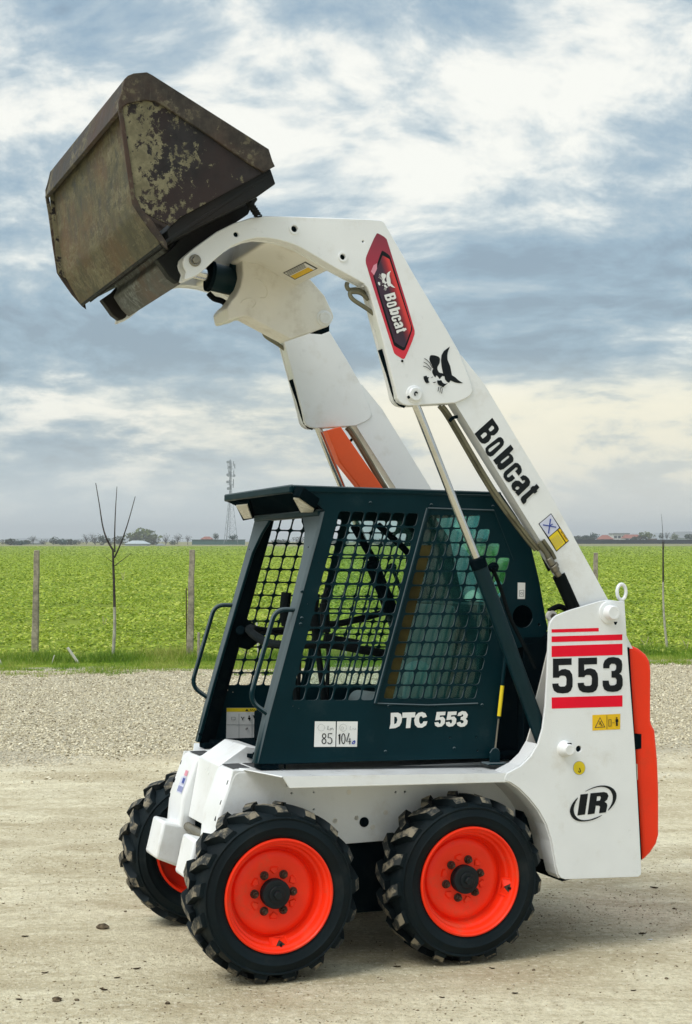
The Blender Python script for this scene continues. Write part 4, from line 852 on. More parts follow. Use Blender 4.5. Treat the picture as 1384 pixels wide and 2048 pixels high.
# front pillars
pl_line = [(516, 1528, .05), (540, 1429, .062), (568, 1325, .068), (597, 1218, .078), (628, 1103, .10), (640, 1060, .15), (649, 1023, .235)]
for s in (0, 1):
    m = MB(); L = [(AC([(x, y)], SB)[0], wd_) for x, y, wd_ in pl_line]
    vs = []
    for (a, c), wd_ in L: vs += [(a, mir(SB-.001, s), c), (a-.010, mir(SB+.012, s), c), (a-.010, mir(SB+wd_, s), c), (a+.004, mir(SB+wd_, s), c), (a+.012, mir(SB+.012, s), c)]
    n = len(L); fs = []
    for i in range(n-1):
        for k in range(4): fs.append((i*5+k, i*5+k+1, i*5+5+k+1, i*5+5+k))
    fs += [(0, 1, 2, 3, 4), tuple(range(n*5-1, n*5-6, -1))]
    m.add(vs, fs); o = m.build('front_pillar', DARK, cab, .004, smooth=40)
    # inner return of the pillar
    m = MB(); vs = []
    for (a, c), wd_ in L: vs += [(a-.008, mir(SB+min(wd_, .075), s), c), (a+.075, mir(SB+.03, s), c)]
    m.add(vs, [(2*i, 2*i+1, 2*i+3, 2*i+2) for i in range(n-1)]); m.build('pillar_return', DARK2, cab)
    for p in z10([(942, 716), (838, 1118)])+z11([(712, 1598)]):
        x = at(*p, 0, 0); q = AC([p], SB+.05)[0]; m = MB(); yb = mir(SB+.05, s); m.tube([(q[0]-.004, yb, q[1]), (q[0]-.016, yb, q[1]-.002)], .0065, 8); m.build('pillar_bolt', DARK2, o)
    # grab handle
    L = round_path([(x, mir(y, s), z) for x, y, z in A3(z11([(1092, 274), (880, 272), (640, 1115), (835, 1255)]), SB+.02)], .045, 6)
    m = MB(); m.tube(L, .0095, 10)
    for e in (L[0], L[-1]): m.lathe([(.016, -.006), (.016, .006)], tuple(e), 10, axis='c')
    m.build('grab_handle', DARK, cab)
    # mount under the front corner
    q = AC([(541, 1533)], .2)[0]; m = MB(); lo, hi = sorted((mir(.185, s), mir(.265, s))); m.box(q[0]-.045, q[0]+.03, lo, hi, .768, .790); m.tube(round_path([(q[0]+.03, mir(.2, s), .790), (q[0]+.058, mir(.2, s), .790), (q[0]+.058, mir(.2, s), .768)], .01), .004, 6); m.build('cab_mount', DARK2, cab, .004)
# roof slab, visor and lamps
fr0, fr1 = AC([(582, 969.5), (582, 985)], SB); rr = AC([(1002, 984)], SB)[0]
m = MB(); m.prism([fr0, rr, (rr[0], rr[1]-.012), (fr0[0]+.02, fr1[1])], SB-.006, 1.2-SB+.006); m.build('roof', DARK, cab, .005, seg=2)
m = MB(); m.box(fr0[0]-.008, fr0[0]+.012, SB-.008, 1.2-SB+.008, fr1[1]-.001, fr0[1]+.001); m.build('visor_lip', DARK, cab, .006)
vz = AC([(584, 986), (655, 1022)], SB)
d = Vector((vz[1][0]-vz[0][0], 0, vz[1][1]-vz[0][1])); vn = Vector((d.z, 0, -d.x)).normalized()
m = MB(); m.prism([vz[0], vz[1], (vz[1][0]+.05, vz[1][1]+.02), (vz[0][0]+.05, vz[0][1]+.01)], SB+.006, 1.2-SB-.006); m.build('visor_underside', DARK2, cab)
def on_plane(px, p, nrm):
    x, z = (px[0]-692)/FPX, (1024-px[1])/FPX; c, s = math.cos(PITCH), math.sin(PITCH)
    d_ = Vector(ROT @ np.array([x, c-z*s, s+z*c])); o = Vector(ROT @ (np.array([0, 0, CAMH])-ORG)); return o+d_*((Vector((p[0], 0, p[1]))-o).dot(nrm)/d_.dot(nrm))
def lamp(px, px2):
    fn = vn if vn.x < 0 else -vn
    for pp, off, nm, mt in ((px2, .012, 'lamp_housing', DARK2), (px, .018, 'lamp_lens', LENS)):
        q = [on_plane(p, vz[0], vn) for p in z10(pp)]; n = len(q); m = MB()
        m.add([tuple(v+fn*off) for v in q]+[tuple(v-fn*.03) for v in q], [tuple(range(n)), tuple(range(2*n-1, n-1, -1))]+[(i, (i+1) % n, (i+1) % n+n, i+n) for i in range(n)]); m.build(nm, mt, cab, .003)
lamp([(252, 298), (358, 287), (398, 412), (326, 422)], [(238, 290), (368, 278), (412, 428), (312, 448)])
lamp([(782, 226), (832, 232), (972, 330), (966, 356), (852, 358)], [(770, 212), (838, 222), (985, 326), (975, 372), (838, 372)])
# front beam above the opening
q = AC(z10([(1040, 395)]), SB)[0]; m = MB(); m.box(q[0]-.012, q[0]+.03, SB+.02, 1.2-SB-.02, q[1]-.012, q[1]+.016); m.build('front_beam', DARK, cab, .006)
m = MB(); m.box(q[0]+.03, 1.0, SB+.01, 1.2-SB-.01, 1.80, 1.835); m.build('headliner', DARK2, cab)
m = MB(); m.add([(q[0]+.05, .42, 1.80), (q[0]+.05, .56, 1.80), (q[0]+.05, .56, 1.735), (q[0]+.05, .52, 1.700), (q[0]+.05, .43, 1.70)], [(0, 1, 2, 3, 4)]);
m.v += [(x+.02, y, z) for x, y, z in m.v]; m.f += [(9, 8, 7, 6, 5)]+[(i, (i+1) % 5, (i+1) % 5+5, i+5) for i in range(5)]; m.m = [0]*len(m.f); m.build('sun_visor', DARK2, cab, .004)
# rear wall with its window
rw = AC([(1001, 986), (1057, 1072), (1092, 1240), (1096, 1258)], SB); rwz = [c for a, c in rw]; rwa = [a for a, c in rw]
def ra(c): return float(np.interp(-c, [-z for z in rwz], rwa)) if c > rwz[-1] else rwa[-1]-.02
def rear_piece(b0, b1, c0, c1, m, th=.012):
    cs = sorted({c0, c1, *[z for z in rwz if c0 < z < c1]})
    for lo, hi in zip(cs[:-1], cs[1:]):
        m.hexa([(ra(lo)-th, b0, lo), (ra(lo), b0, lo), (ra(lo), b1, lo), (ra(lo)-th, b1, lo), (ra(hi)-th, b0, hi), (ra(hi), b0, hi), (ra(hi), b1, hi), (ra(hi)-th, b1, hi)])
m = MB(); b0, b1 = SB+ST, 1.2-SB-ST
rear_piece(b0, b1, .80, 1.40, m); rear_piece(b0, b1, 1.775, 1.85, m); rear_piece(b0, b0+.09, 1.40, 1.775, m); rear_piece(b1-.09, b1, 1.40, 1.775, m); m.build('rear_wall', DARK2, cab)
m = MB(); m.add([(ra(1.40)-.006, b0+.09, 1.40), (ra(1.40)-.006, b1-.09, 1.40), (ra(1.60)-.006, b1-.09, 1.60), (ra(1.60)-.006, b0+.09, 1.60), (ra(1.775)-.006, b1-.09, 1.775), (ra(1.775)-.006, b0+.09, 1.775)], [(0, 1, 2, 3), (3, 2, 4, 5)]); m.build('rear_window', GLASS, cab, smooth=None)
m = MB(); m.box(.02, 1.1, b0, b1, .786, .80); m.build('cab_floor', DARK2, cab)
m = MB(); m.prism(AC(z5([(900, 1130), (1180, 1100), (1140, 1310), (1100, 1560), (1075, 1840), (990, 1932), (860, 1945)]), .235), .235, .24); m.build('recess_shade', DARK2, cab)  # added black sheet, paints the shade right of the strut
# seat, bulkhead behind it, lap bar, levers
seat = empty('seat', cab)
m = MB(); m.prism([(.60, .90), (.58, .98), (.61, 1.02), (.84, .99), (.85, .90)], .40, .80); o = m.build('seat_cushion', SEAT, seat, .03, seg=4, smooth=60)
m = MB(); m.prism([(.79, .97), (.775, 1.10), (.845, 1.38), (.88, 1.40), (.92, 1.36), (.86, .98)], .36, .84); m.build('seat_back', SEAT, seat, .035, seg=4, smooth=60)
m = MB(); m.prism([(.62, .80), (.62, .91), (.86, .91), (.86, .80)], .42, .78); m.build('seat_base', DARK2, seat, .01)
m = MB(); m.prism([(.645, 1.00), (.66, 1.15), (.70, 1.17), (.765, 1.155), (.775, 1.00)], .30, .36); m.build('armrest', ARMR, cab, .02, seg=3, smooth=60)
m = MB(); m.prism(AC(z5([(380, 800), (770, 812), (850, 830), (850, 960), (380, 960)]), .9), .3, .95) if False else m.box(.93, .985, .22, .98, .80, 1.405); m.build('back_panel', DARK, cab, .008)
# dusty strip of liner on the far side between its two screens
m = MB(); m.prism(AC(z5([(352, 480), (420, 480), (145, 1555), (72, 1555)]), SB+.012), SB+.010, SB+.016); m.build('dusty_liner', INNER, cab)
m = MB(); L = spline([(.86, .93, 1.36), (.60, .93, 1.30), (.30, .92, 1.27), (.16, .85, 1.285), (.13, .70, 1.26), (.14, .52, 1.235), (.17, .36, 1.235)]); m.tube(L, [.015 if i < 18 else .018 for i in range(len(L))], 10)
m.build('lap_bar', HOSE, cab)
m = MB(); L = spline([(.17, .36, 1.235), (.30, .27, 1.24), (.45, .25, 1.215), (.62, .25, 1.19)]); m.tube(L, .017, 10); m.tube([(.28, .28, 1.26), (.42, .26, 1.235)], .024, 10); m.build('lap_bar', HOSE, cab)
m = MB(); m.prism([(.14, 1.20), (.13, 1.30), (.17, 1.335), (.235, 1.29), (.26, 1.23), (.20, 1.185)], .985, 1.005); m.tube([(.18, .99, 1.26), (.13, .90, 1.275)], .022, 10); m.build('bar_bracket', DARK2, cab, .006)
for b in (.40, .74):
    m = MB(); m.tube(spline([(.36, b, .80), (.33, b, 1.0), (.30, b, 1.20), (.275, b, 1.36), (.285, b, 1.42)]), .013, 10); m.tube(spline([(.285, b, 1.30), (.275, b, 1.36), (.283, b, 1.44)]), .022, 12); m.build('control_lever', HOSE, cab)
    m = MB(); m.tube(spline([(.36, b+.07, .9), (.37, b+.07, 1.2), (.35, b+.07, 1.40), (.37, b+.08, 1.46)]), .009, 8); m.tube(spline([(.36, b+.07, 1.28), (.35, b+.07, 1.40)]), .02, 10); m.build('hand_lever', HOSE, cab)
m = MB(); m.tube(spline(A3(z4([(865, 335), (930, 450), (990, 560), (1030, 690), (1070, 850)]), .93)), .018, 8); m.build('strap', DARK2, cab)
m = MB(); m.tube(spline(A3(z4([(1010, 330), (1100, 410), (1190, 500), (1195, 560)]), .90)), .015, 8); m.tube(A3(z4([(970, 560), (1040, 720), (1100, 860)]), .8), .03, 10); m.build('gas_strut', DARK2, cab)
m = MB(); m.box(.20, .42, .28, .92, .80, .93); m.build('foot_box', DARK2, cab, .01)
m = MB(); q = Vector((.10, .30, .93)); m.tube([(.10, .32, .79), (.10, .32, .96)], .016, 10); m.box(.07, .13, .29, .35, .955, .985); m.build('foot_pedal', DARK2, cab, .004)
# strut, bracket and stickers outside
L = A3(z5([(929, 1205), (851, 1900)]), .16); P0, P1 = Vector(L[0]), Vector(L[1])
m = MB(); m.cyl(P0, P0.lerp(P1, .66), .0075, 12); gs = m.build('gas_spring', DARK, cab)
m = MB(); m.cyl(P0.lerp(P1, .6), P1, .0038, 10); m.build('rod', STEEL, gs)
m = MB(); m.tube([P0.lerp(P1, .335)+Vector((0, -.001, 0)), P0.lerp(P1, .635)+Vector((0, -.001, 0))], .0082, 12); m.build('strut_label', YELLOWP, gs)
m = MB(); m.prism(AC(z5([(815, 1975), (815, 1895), (832, 1868), (852, 1860), (875, 1870), (885, 1895), (885, 1975)]), .155), .150, .156); m.prism(AC(z5([(790, 1962), (915, 1960), (920, 1972), (785, 1975)]), .15), .12, .19); m.build('strut_bracket', DARK, cab, .002)
decal('white_sticker', SCR[0], SB, [([[(503, 808), (618, 812), (612, 1060), (500, 1060)]], zk, WHITEP), ([[(528, 925), (600, 920), (596, 1022), (524, 1024)], [(536, 933), (592, 929), (588, 1014), (532, 1016)]], zk, LINE), ([circle(560, 975, 20, 14), circle(560, 975, 12, 14)], zk, LINE)])
GREYED = paint('grey_edge_print', (.38, .40, .44), .4)
DT = [[[(678, 62), (735, 60), (758, 72), (767, 100), (763, 135), (748, 165), (715, 182), (667, 187), (676, 150)], [(705, 92), (704, 152), (722, 145), (731, 118), (724, 95)]],
      [[(770, 60), (872, 57), (868, 97), (840, 99), (832, 181), (797, 183), (804, 100), (768, 102)]],
      [[(963, 92), (932, 102), (922, 88), (908, 90), (900, 110), (902, 135), (912, 150), (928, 145), (935, 130), (967, 128), (956, 160), (925, 179), (890, 178), (868, 157), (862, 120), (872, 85), (895, 62), (925, 55), (950, 65)]]]
F5 = [(1040, 55), (1110, 52), (1106, 80), (1066, 82), (1063, 96), (1090, 92), (1107, 112), (1103, 145), (1080, 169), (1048, 174), (1028, 162), (1022, 138), (1052, 134), (1060, 148), (1070, 145), (1074, 125), (1066, 115), (1053, 119), (1028, 121)]
DT += [[F5], [[(x+88, y-2) for x, y in F5]], [[(1203, 86), (1211, 62), (1240, 47), (1268, 51), (1285, 75), (1279, 98), (1268, 108), (1284, 125), (1279, 150), (1258, 169), (1228, 173), (1203, 161), (1196, 140), (1225, 132), (1235, 146), (1250, 140), (1252, 125), (1240, 118), (1227, 117), (1230, 95), (1245, 92), (1250, 80), (1240, 72), (1232, 85)]]]
decal('model_lettering', SCR[0], SB, [(g, zf, WHITEP) for g in DT])
zz = lambda pts, w_: stroke(pts, w_)
decal('noise_sticker', SCR[0], SB, [([[(78, 129), (243, 130), (239, 330), (71, 331)]], zf, WHITEP), ([[(252, 130), (416, 130), (410, 330), (246, 330)]], zf, WHITEP),
   ([circle(150, 244, 17, 16, 20), circle(150, 244, 10, 16, 13)], zf, BLACKPRINT), ([circle(149, 286, 19, 16, 23), circle(149, 286, 12, 16, 16)], zf, BLACKPRINT),
   ([zz([(213, 226), (183, 227), (181, 260), (196, 256), (210, 268), (211, 292), (200, 306), (186, 306), (178, 294)], 7)], zf, BLACKPRINT),
   ([zz([(262, 242), (274, 226), (271, 310)], 7)], zf, BLACKPRINT), ([circle(301, 266, 17, 18, 43), circle(301, 266, 10, 18, 36)], zf, BLACKPRINT),
   ([zz([(346, 222), (326, 288), (358, 288)], 7)], zf, BLACKPRINT), ([zz([(352, 262), (351, 310)], 7)], zf, BLACKPRINT),
   ([smooth2([(386, 276), (396, 282), (392, 308), (366, 310), (368, 294)]), circle(381, 297, 5, 8)], zf, BLUEP),
   ([circle(125, 178, 29, 8), circle(125, 178, 27, 8)], zf, LINE), ([circle(297, 178, 30, 8), circle(297, 178, 28, 8), ], zf, LINE), ([circle(290, 182, 12, 10), circle(290, 182, 10, 10)], zf, LINE),
   ([zz([(177, 164), (175, 194), (190, 195)], 4)], zf, BLACKPRINT), ([zz([(196, 200), (197, 182), (205, 182), (203, 192)], 3)], zf, BLACKPRINT), ([zz([(207, 195), (212, 178), (220, 197)], 3)], zf, BLACKPRINT),
   ([zz([(352, 166), (350, 194), (364, 195)], 3)], zf, LINE), ([zz([(368, 180), (372, 194), (377, 182), (382, 194)], 3)], zf, LINE), ([zz([(386, 195), (390, 178), (396, 196)], 3)], zf, LINE)])
FB = 1.2-SB-ST-.002
decal('operator_sticker', SCR[1], FB, [([[(430, 1180), (860, 1180), (855, 1462), (424, 1462)]], z11, WHITEP), ([[(430, 1181), (860, 1181), (858, 1216), (429, 1216)]], z11, YELLOWP)]
   +[([[(x, 1232), (x+3, 1232), (x+3, 1458), (x, 1458)]], z11, LINE) for x in (541, 661, 780)]+[([[(428, 1333), (858, 1333), (858, 1337), (428, 1337)]], z11, LINE)]
   +[([zz([(562, 1262), (575, 1280), (590, 1262)], 7)], z11, BLACKPRINT), ([zz([(575, 1280), (574, 1292)], 7)], z11, BLACKPRINT), ([circle(635, 1256, 7, 10)], z11, BLACKPRINT), ([[(626, 1266), (644, 1266), (650, 1284), (641, 1284), (640, 1296), (632, 1296), (631, 1284), (621, 1284)]], z11, BLACKPRINT),
     ([[(668, 1246), (690, 1250), (706, 1262), (692, 1284), (678, 1276)]], z11, BLACKPRINT), ([[(738, 1246), (760, 1248), (774, 1260), (758, 1284), (748, 1266)]], z11, BLACKPRINT), ([zz([(604, 1384), (606, 1366), (618, 1362), (618, 1376)], 6)], z11, BLACKPRINT), ([[(690, 1412), (738, 1406), (738, 1414), (690, 1418)]], z11, BLACKPRINT),
     ([[(596, 1208), (612, 1186), (628, 1208)]], z11, BLACKPRINT), ([zz([(640, 1206), (648, 1190), (656, 1206), (664, 1190), (672, 1206)], 6)], z11, BLACKPRINT), ([zz([(684, 1190), (684, 1206), (700, 1206), (700, 1190), (716, 1206)], 6)], z11, BLACKPRINT),
     ([[(464, 1262), (506, 1262), (504, 1290), (470, 1292)], [(468, 1266), (502, 1266), (500, 1286), (473, 1288)]], z11, LINE)])
# thing > part > sub-part and no deeper: what sits on a sub-part belongs to the part itself (all these share the loader's frame)
for o in list(D.objects):
    chain = []; p = o
    while p.parent: p = p.parent; chain.append(p)
    if chain and chain[-1] is ldr and len(chain) > 2: o.parent = chain[-2]
D.objects.remove(seat)
# ================================================================== the place
GN = ROT[2]; GO = ORG
def hg(x, y):
    """ground height: level, with the slight tilt the machine stands on fading out around it"""
    pl = GO[2]-(GN[0]*(x-GO[0])+GN[1]*(y-GO[1]))/GN[2]
    cx_, cy_ = ORG[0]+.45, ORG[1]+.7
    d = np.sqrt((x-cx_)**2+(y-cy_)**2); k = np.clip((d-1.5)/3.5, 0, 1); k = 1-k*k*(3-2*k)
    return pl*k
def grid_sheet(name, xs, ys, hf, mat_, kind='structure'):
    X, Y = np.meshgrid(xs, ys); Zz = hf(X, Y); v = np.stack([X, Y, Zz], -1).reshape(-1, 3); nx, ny = len(xs), len(ys)
    i = np.arange((ny-1)*(nx-1)); r, c = i//(nx-1), i % (nx-1); a = r*nx+c
    f = np.stack([a, a+1, a+nx+1, a+nx], 1); o = link(name, np_mesh(name, v, f, mat_)); tag(o, kind=kind); return o
def np_mesh(name, v, f, mats, mi=None, smooth=False, col=None):
    me = D.meshes.new(name); k = f.shape[1]
    me.vertices.add(len(v)); me.vertices.foreach_set('co', v.astype(np.float32).ravel())
    me.loops.add(f.size); me.loops.foreach_set('vertex_index', f.astype(np.int32).ravel())
    me.polygons.add(len(f)); me.polygons.foreach_set('loop_start', np.arange(0, f.size, k, dtype=np.int32))
    for m in (mats if isinstance(mats, (list, tuple)) else [mats]): me.materials.append(m)
    if mi is not None: me.polygons.foreach_set('material_index', mi.astype(np.int32))
    me.polygons.foreach_set('use_smooth', np.full(len(f), smooth))
    if col is not None:
        at_ = me.attributes.new('shade', 'FLOAT', 'POINT'); at_.data.foreach_set('value', col.astype(np.float32))
    me.update(calc_edges=True); me.validate(); return me
def vnoise(x, y, sc, seed=0):
    """smooth value noise (numpy)"""
    r = np.random.default_rng(seed).random((256, 256)); x = x/sc; y = y/sc
    i, j = np.floor(x).astype(int), np.floor(y).astype(int); u, v = x-i, y-j; u = u*u*(3-2*u); v = v*v*(3-2*v)
    g = lambda a, b: r[a & 255, b & 255]
    return (g(i, j)*(1-u)+g(i+1, j)*u)*(1-v)+(g(i, j+1)*(1-u)+g(i+1, j+1)*u)*v
def edge_gravel(x): return 11.35+.02*x+.55*(vnoise(x, x*0, 2.3, 3)-.5)+.3*np.clip(x, -9, 9)*.06     # hardpan to gravel
def edge_grass(x): return 19.35+.16*np.clip(x, -12, 14)+.9*(vnoise(x, x*0+5, 1.1, 4)-.5)               # gravel to verge
def edge_field(x): return 21.4+.16*np.clip(x, -12, 14)
# ---- ground: packed pale earth near, loose gravel behind
def ground_mat():
    m, t = new_mat('packed_earth_and_gravel'); b = t.bsdf
    geo = t.new('ShaderNodeNewGeometry').outputs['Position']; s = t.new('ShaderNodeSeparateXYZ'); t.l.new(geo, s.inputs[0])
    mp = t.new('ShaderNodeMapping'); t.l.new(geo, mp.inputs[0]); mp.inputs['Scale'].default_value = (.55, 1.5, 1); mp.inputs['Rotation'].default_value = (0, 0, R_(-12))
    n0 = t.noise(geo, .45, 4, .6); n1 = t.noise(mp.outputs[0], 1.6, 8, .68, .6); n2 = t.noise(geo, 14, 8, .7); n3 = t.noise(geo, 70, 5, .7); pb = t.vor(geo, 95)
    hard = t.mix(t.mr(n1, .34, .66), (.46, .39, .25), (.72, .655, .465))
    hard = t.mix(t.math('MULTIPLY', t.mr(n0, .45, .66), .45), hard, (.36, .285, .17))
    hard = t.mix(t.mr(t.noise(mp.outputs[0], .8, 5, .6, .3), .55, .72, 0, .7), hard, (.68, .64, .52))
    hard = t.mix(t.mr(n2, .35, .7, 0, .35), hard, (.36, .30, .20))
    hard = t.mix(t.mr(n3, .54, .70, 0, .6), hard, (.24, .19, .115)); n5 = t.noise(geo, 36, 8, .74); hard = t.mix(t.mr(n5, .51, .63, 0, .5), hard, (.34, .275, .165)); hard = t.mix(t.mr(n5, .48, .34, 0, .5), hard, (.86, .80, .62))
    gr = t.vor(geo, 42, out='Color'); gs = t.new('ShaderNodeSeparateColor'); t.l.new(gr, gs.inputs[0])
    grav = t.mix(gs.outputs[0], (.34, .29, .20), (.66, .60, .45)); grav = t.mix(t.mr(t.noise(geo, 1.2, 4), .35, .7, 0, .4), grav, (.44, .37, .25))
    ed = t.math('ADD', s.outputs[1], t.math('MULTIPLY', t.math('SUBTRACT', t.noise(geo, .5, 7, .65), .5), 2.2))
    ed = t.math('SUBTRACT', ed, t.math('MULTIPLY', s.outputs[0], .04))
    k = t.mr(ed, 11.1, 11.75)
    t.put(b.inputs['Base Color'], t.mix(k, hard, grav)); b.inputs['Roughness'].default_value = .95; b.inputs['Specular IOR Level'].default_value = .15
    h = t.math('ADD', t.math('MULTIPLY', n2, .5), t.math('ADD', t.math('MULTIPLY', n3, .35), t.math('ADD', t.math('MULTIPLY', n1, .9), t.math('MULTIPLY', pb, -.12))))
    h2 = t.math('MULTIPLY', t.vor(geo, 42), 1.2); hh = t.new('ShaderNodeMix'); t.put(hh.inputs[0], k); t.put(hh.inputs[2], h); t.put(hh.inputs[3], h2)
    t.put(b.inputs['Normal'], t.bump(hh.outputs[0], .9, .026)); return m
def hfield(x, y):
    base = hg(x, y)
    rut = .012*(vnoise(x*.6+y*.15, y, .55, 8)-.5)+.006*(vnoise(x, y, .17, 9)-.5)
    d = np.sqrt((x-ORG[0]-.45)**2+(y-ORG[1]-.7)**2); rut *= np.clip((d-.3)/1.6, .15, 1)
    berm = -.09*np.clip((y-20.3-.16*x)/.8, 0, 1)+.05*np.exp(-((y-11.6-.04*x)/.35)**2)+.03*np.clip((y-11.6)/1, 0, 1)
    return base+rut+.003+berm
xs = np.concatenate([[-9000, -2500, -600, -150, -60, -30], np.arange(-16, 16.01, .09), [30, 60, 150, 600, 2500, 9000]])
ys = np.concatenate([[-9000, -600, -60, -15, -5], np.arange(0, 24, .09), [26, 30, 60, 200, 800, 3000, 14000]])
GROUND = grid_sheet('ground', xs, ys, lambda x, y: np.where((y < 24) & (np.abs(x) < 20), hfield(x, y), 0)-.03*(y > 23.9), ground_mat())
for pl in (GROUND,): pl.data.polygons.foreach_set('use_smooth', [True]*len(pl.data.polygons))
# ---- field sheet and the bare land beyond
def field_mat(name, green):
    m, t = new_mat(name); b = t.bsdf; geo = t.new('ShaderNodeNewGeometry').outputs['Position']
    n1 = t.noise(geo, 4.5, 8, .7); n2 = t.noise(geo, .12, 4, .6); n3 = t.noise(geo, 16, 5, .7); mp = t.new('ShaderNodeMapping'); t.l.new(geo, mp.inputs[0]); mp.inputs['Scale'].default_value = (.012, .05, 1); n4 = t.noise(mp.outputs[0], 1, 4)
    if green:
        c = t.mix(t.mr(n1, .36, .62), (.07, .11, .012), (.22, .30, .024)); c = t.mix(t.mr(n3, .4, .7, 0, .5), c, (.29, .345, .045)); c = t.mix(t.mr(n4, .4, .65, 0, .45), c, (.27, .30, .05))
    else:
        c = t.mix(t.mr(n4, .35, .65), (.20, .20, .085), (.27, .235, .13)); c = t.mix(t.mr(n2, .4, .7, 0, .5), c, (.15, .18, .05))
    t.put(b.inputs['Base Color'], c); b.inputs['Roughness'].default_value = .9; b.inputs['Specular IOR Level'].default_value = .1
    t.put(b.inputs['Normal'], t.bump(n1, .5, .08)); return m
def rise(x, y): return .02+np.clip((y-90)/700, 0, 1)*.35*(vnoise(x, y, 180, 2)-.2)+np.clip((y-430)/500, 0, 1)*1.15
fx = np.concatenate([np.linspace(-900, -30, 16), np.linspace(-26, 26, 27), np.linspace(30, 900, 16)]); fy = np.concatenate([np.linspace(0, 30, 16), np.linspace(35, 470, 30)])
def field_sheet():
    X, Y = np.meshgrid(fx, fy); Yy = edge_field(X)+Y; v = np.stack([X, Yy, rise(X, Yy)], -1).reshape(-1, 3); nx, ny = len(fx), len(fy)
    i = np.arange((ny-1)*(nx-1)); r, c = i//(nx-1), i % (nx-1); a = r*nx+c
    o = link('crop_field', np_mesh('crop_field', v, np.stack([a, a+1, a+nx+1, a+nx], 1), field_mat('young_crop_ground', True), smooth=True)); tag(o, kind='structure')
field_sheet()
grid_sheet('fallow_land', np.linspace(-4000, 4000, 60), np.concatenate([np.linspace(488, 1200, 20), np.linspace(1300, 6000, 20)]), lambda x, y: rise(x, y)-.012*(y < 500), field_mat('fallow_ground', False))
# ---- scattered leaves, blades and stones
def scatter(base_v, base_f, P, yaw, tilt, roll, S, shade, mats, name, smooth=False):
    n = len(P); k = len(base_v); V = np.repeat(base_v[None], n, 0)*S[:, None, :]
    def rot(V, ang, i, j):
        c, s = np.cos(ang)[:, None], np.sin(ang)[:, None]; a, b = V[:, :, i].copy(), V[:, :, j].copy(); V[:, :, i] = a*c-b*s; V[:, :, j] = a*s+b*c
    rot(V, tilt, 0, 2); rot(V, roll, 1, 2); rot(V, yaw, 0, 1); V += P[:, None, :]
    F = (base_f[None]+np.arange(n)[:, None, None]*k).reshape(-1, base_f.shape[1])
    o = link(name, np_mesh(name, V.reshape(-1, 3), F, mats, smooth=smooth, col=np.repeat(shade, k))); return tag(o, kind='stuff')
def shade_mat(name, stops, rough=.6, trans=0., spec=.3, noise=0):
    m, t = new_mat(name); b = t.bsdf; a = t.new('ShaderNodeAttribute', attribute_name='shade')
    c = t.ramp(a.outputs['Fac'], stops)
    if noise: c = t.mix(t.mr(t.noise(t.obj, noise, 4, .6), .3, .7, 0, .4), c, tuple(x*.6 for x in stops[0][1]))
    t.put(b.inputs['Base Color'], c); b.inputs['Roughness'].default_value = rough; b.inputs['Specular IOR Level'].default_value = spec
    if trans:
        tl = t.new('ShaderNodeBsdfTranslucent'); t.put(tl.inputs[0], c); mx = t.new('ShaderNodeMixShader'); mx.inputs[0].default_value = trans
        t.l.new(b.outputs[0], mx.inputs[1]); t.l.new(tl.outputs[0], mx.inputs[2]); t.l.new(mx.outputs[0], t.out.inputs[0])
    return m
# crop leaves: cupped, broad, in rough rows of low plants
LEAF_V = np.array([[0, 0, 0], [.45, .34, .10], [.5, 0, .02], [.45, -.34, .10], [1, 0, -.05]]); LEAF_F = np.array([[0, 2, 1], [0, 3, 2], [1, 2, 4], [2, 3, 4]])
def crop(y0, y1, dens_, size, name_seed, zone):
    g = np.random.default_rng(name_seed); half = lambda y: .235*y+1.0
    A = (half(y0)+half(y1))*(y1-y0); n = int(A*dens_); y = np.sqrt(g.uniform(y0**2, y1**2, n)); x = g.uniform(-1, 1, n)*half(y)
    keep = (vnoise(x, y, .33, 21)*.6+vnoise(x, y, 1.4, 22)*.4 > .40) & (y > edge_field(x)-.1); x, y = x[keep], y[keep]; n = len(x)
    hgt = (.03+.17*vnoise(x, y, .42, 23)**1.5)*g.uniform(.5, 1, n)*zone; S = size*g.uniform(.55, 1.25, n); S3 = np.stack([S, S*g.uniform(.75, 1.15, n), S], 1)
    sh = np.clip(.25+.5*vnoise(x, y, 1.1, 24)+g.normal(0, .30, n), 0, 1); sh = .5+(sh-.5)*np.clip(1.15-y/150, .35, 1)
    return np.stack([x, y, hgt+rise(x, y)], 1), g.uniform(0, math.tau, n), g.normal(-.15, .34, n), g.normal(0, .30, n), S3, sh
parts_ = [crop(21.0, 30, 330, .070, 1, .8), crop(30, 46, 150, .098, 2, .85), crop(46, 85, 46, .15, 3, .9), crop(85, 170, 16, .20, 4, .9), crop(170, 460, 2.6, .36, 6, .8)]
CROPM = shade_mat('crop_leaf', [(0, (.13, .205, .015)), (.3, (.255, .36, .024)), (.7, (.42, .505, .048)), (1, (.56, .595, .13))], .55, .3, .3)
scatter(LEAF_V, LEAF_F, *[np.concatenate([p[i] for p in parts_]) for i in range(6)], CROPM, 'crop_leaves')
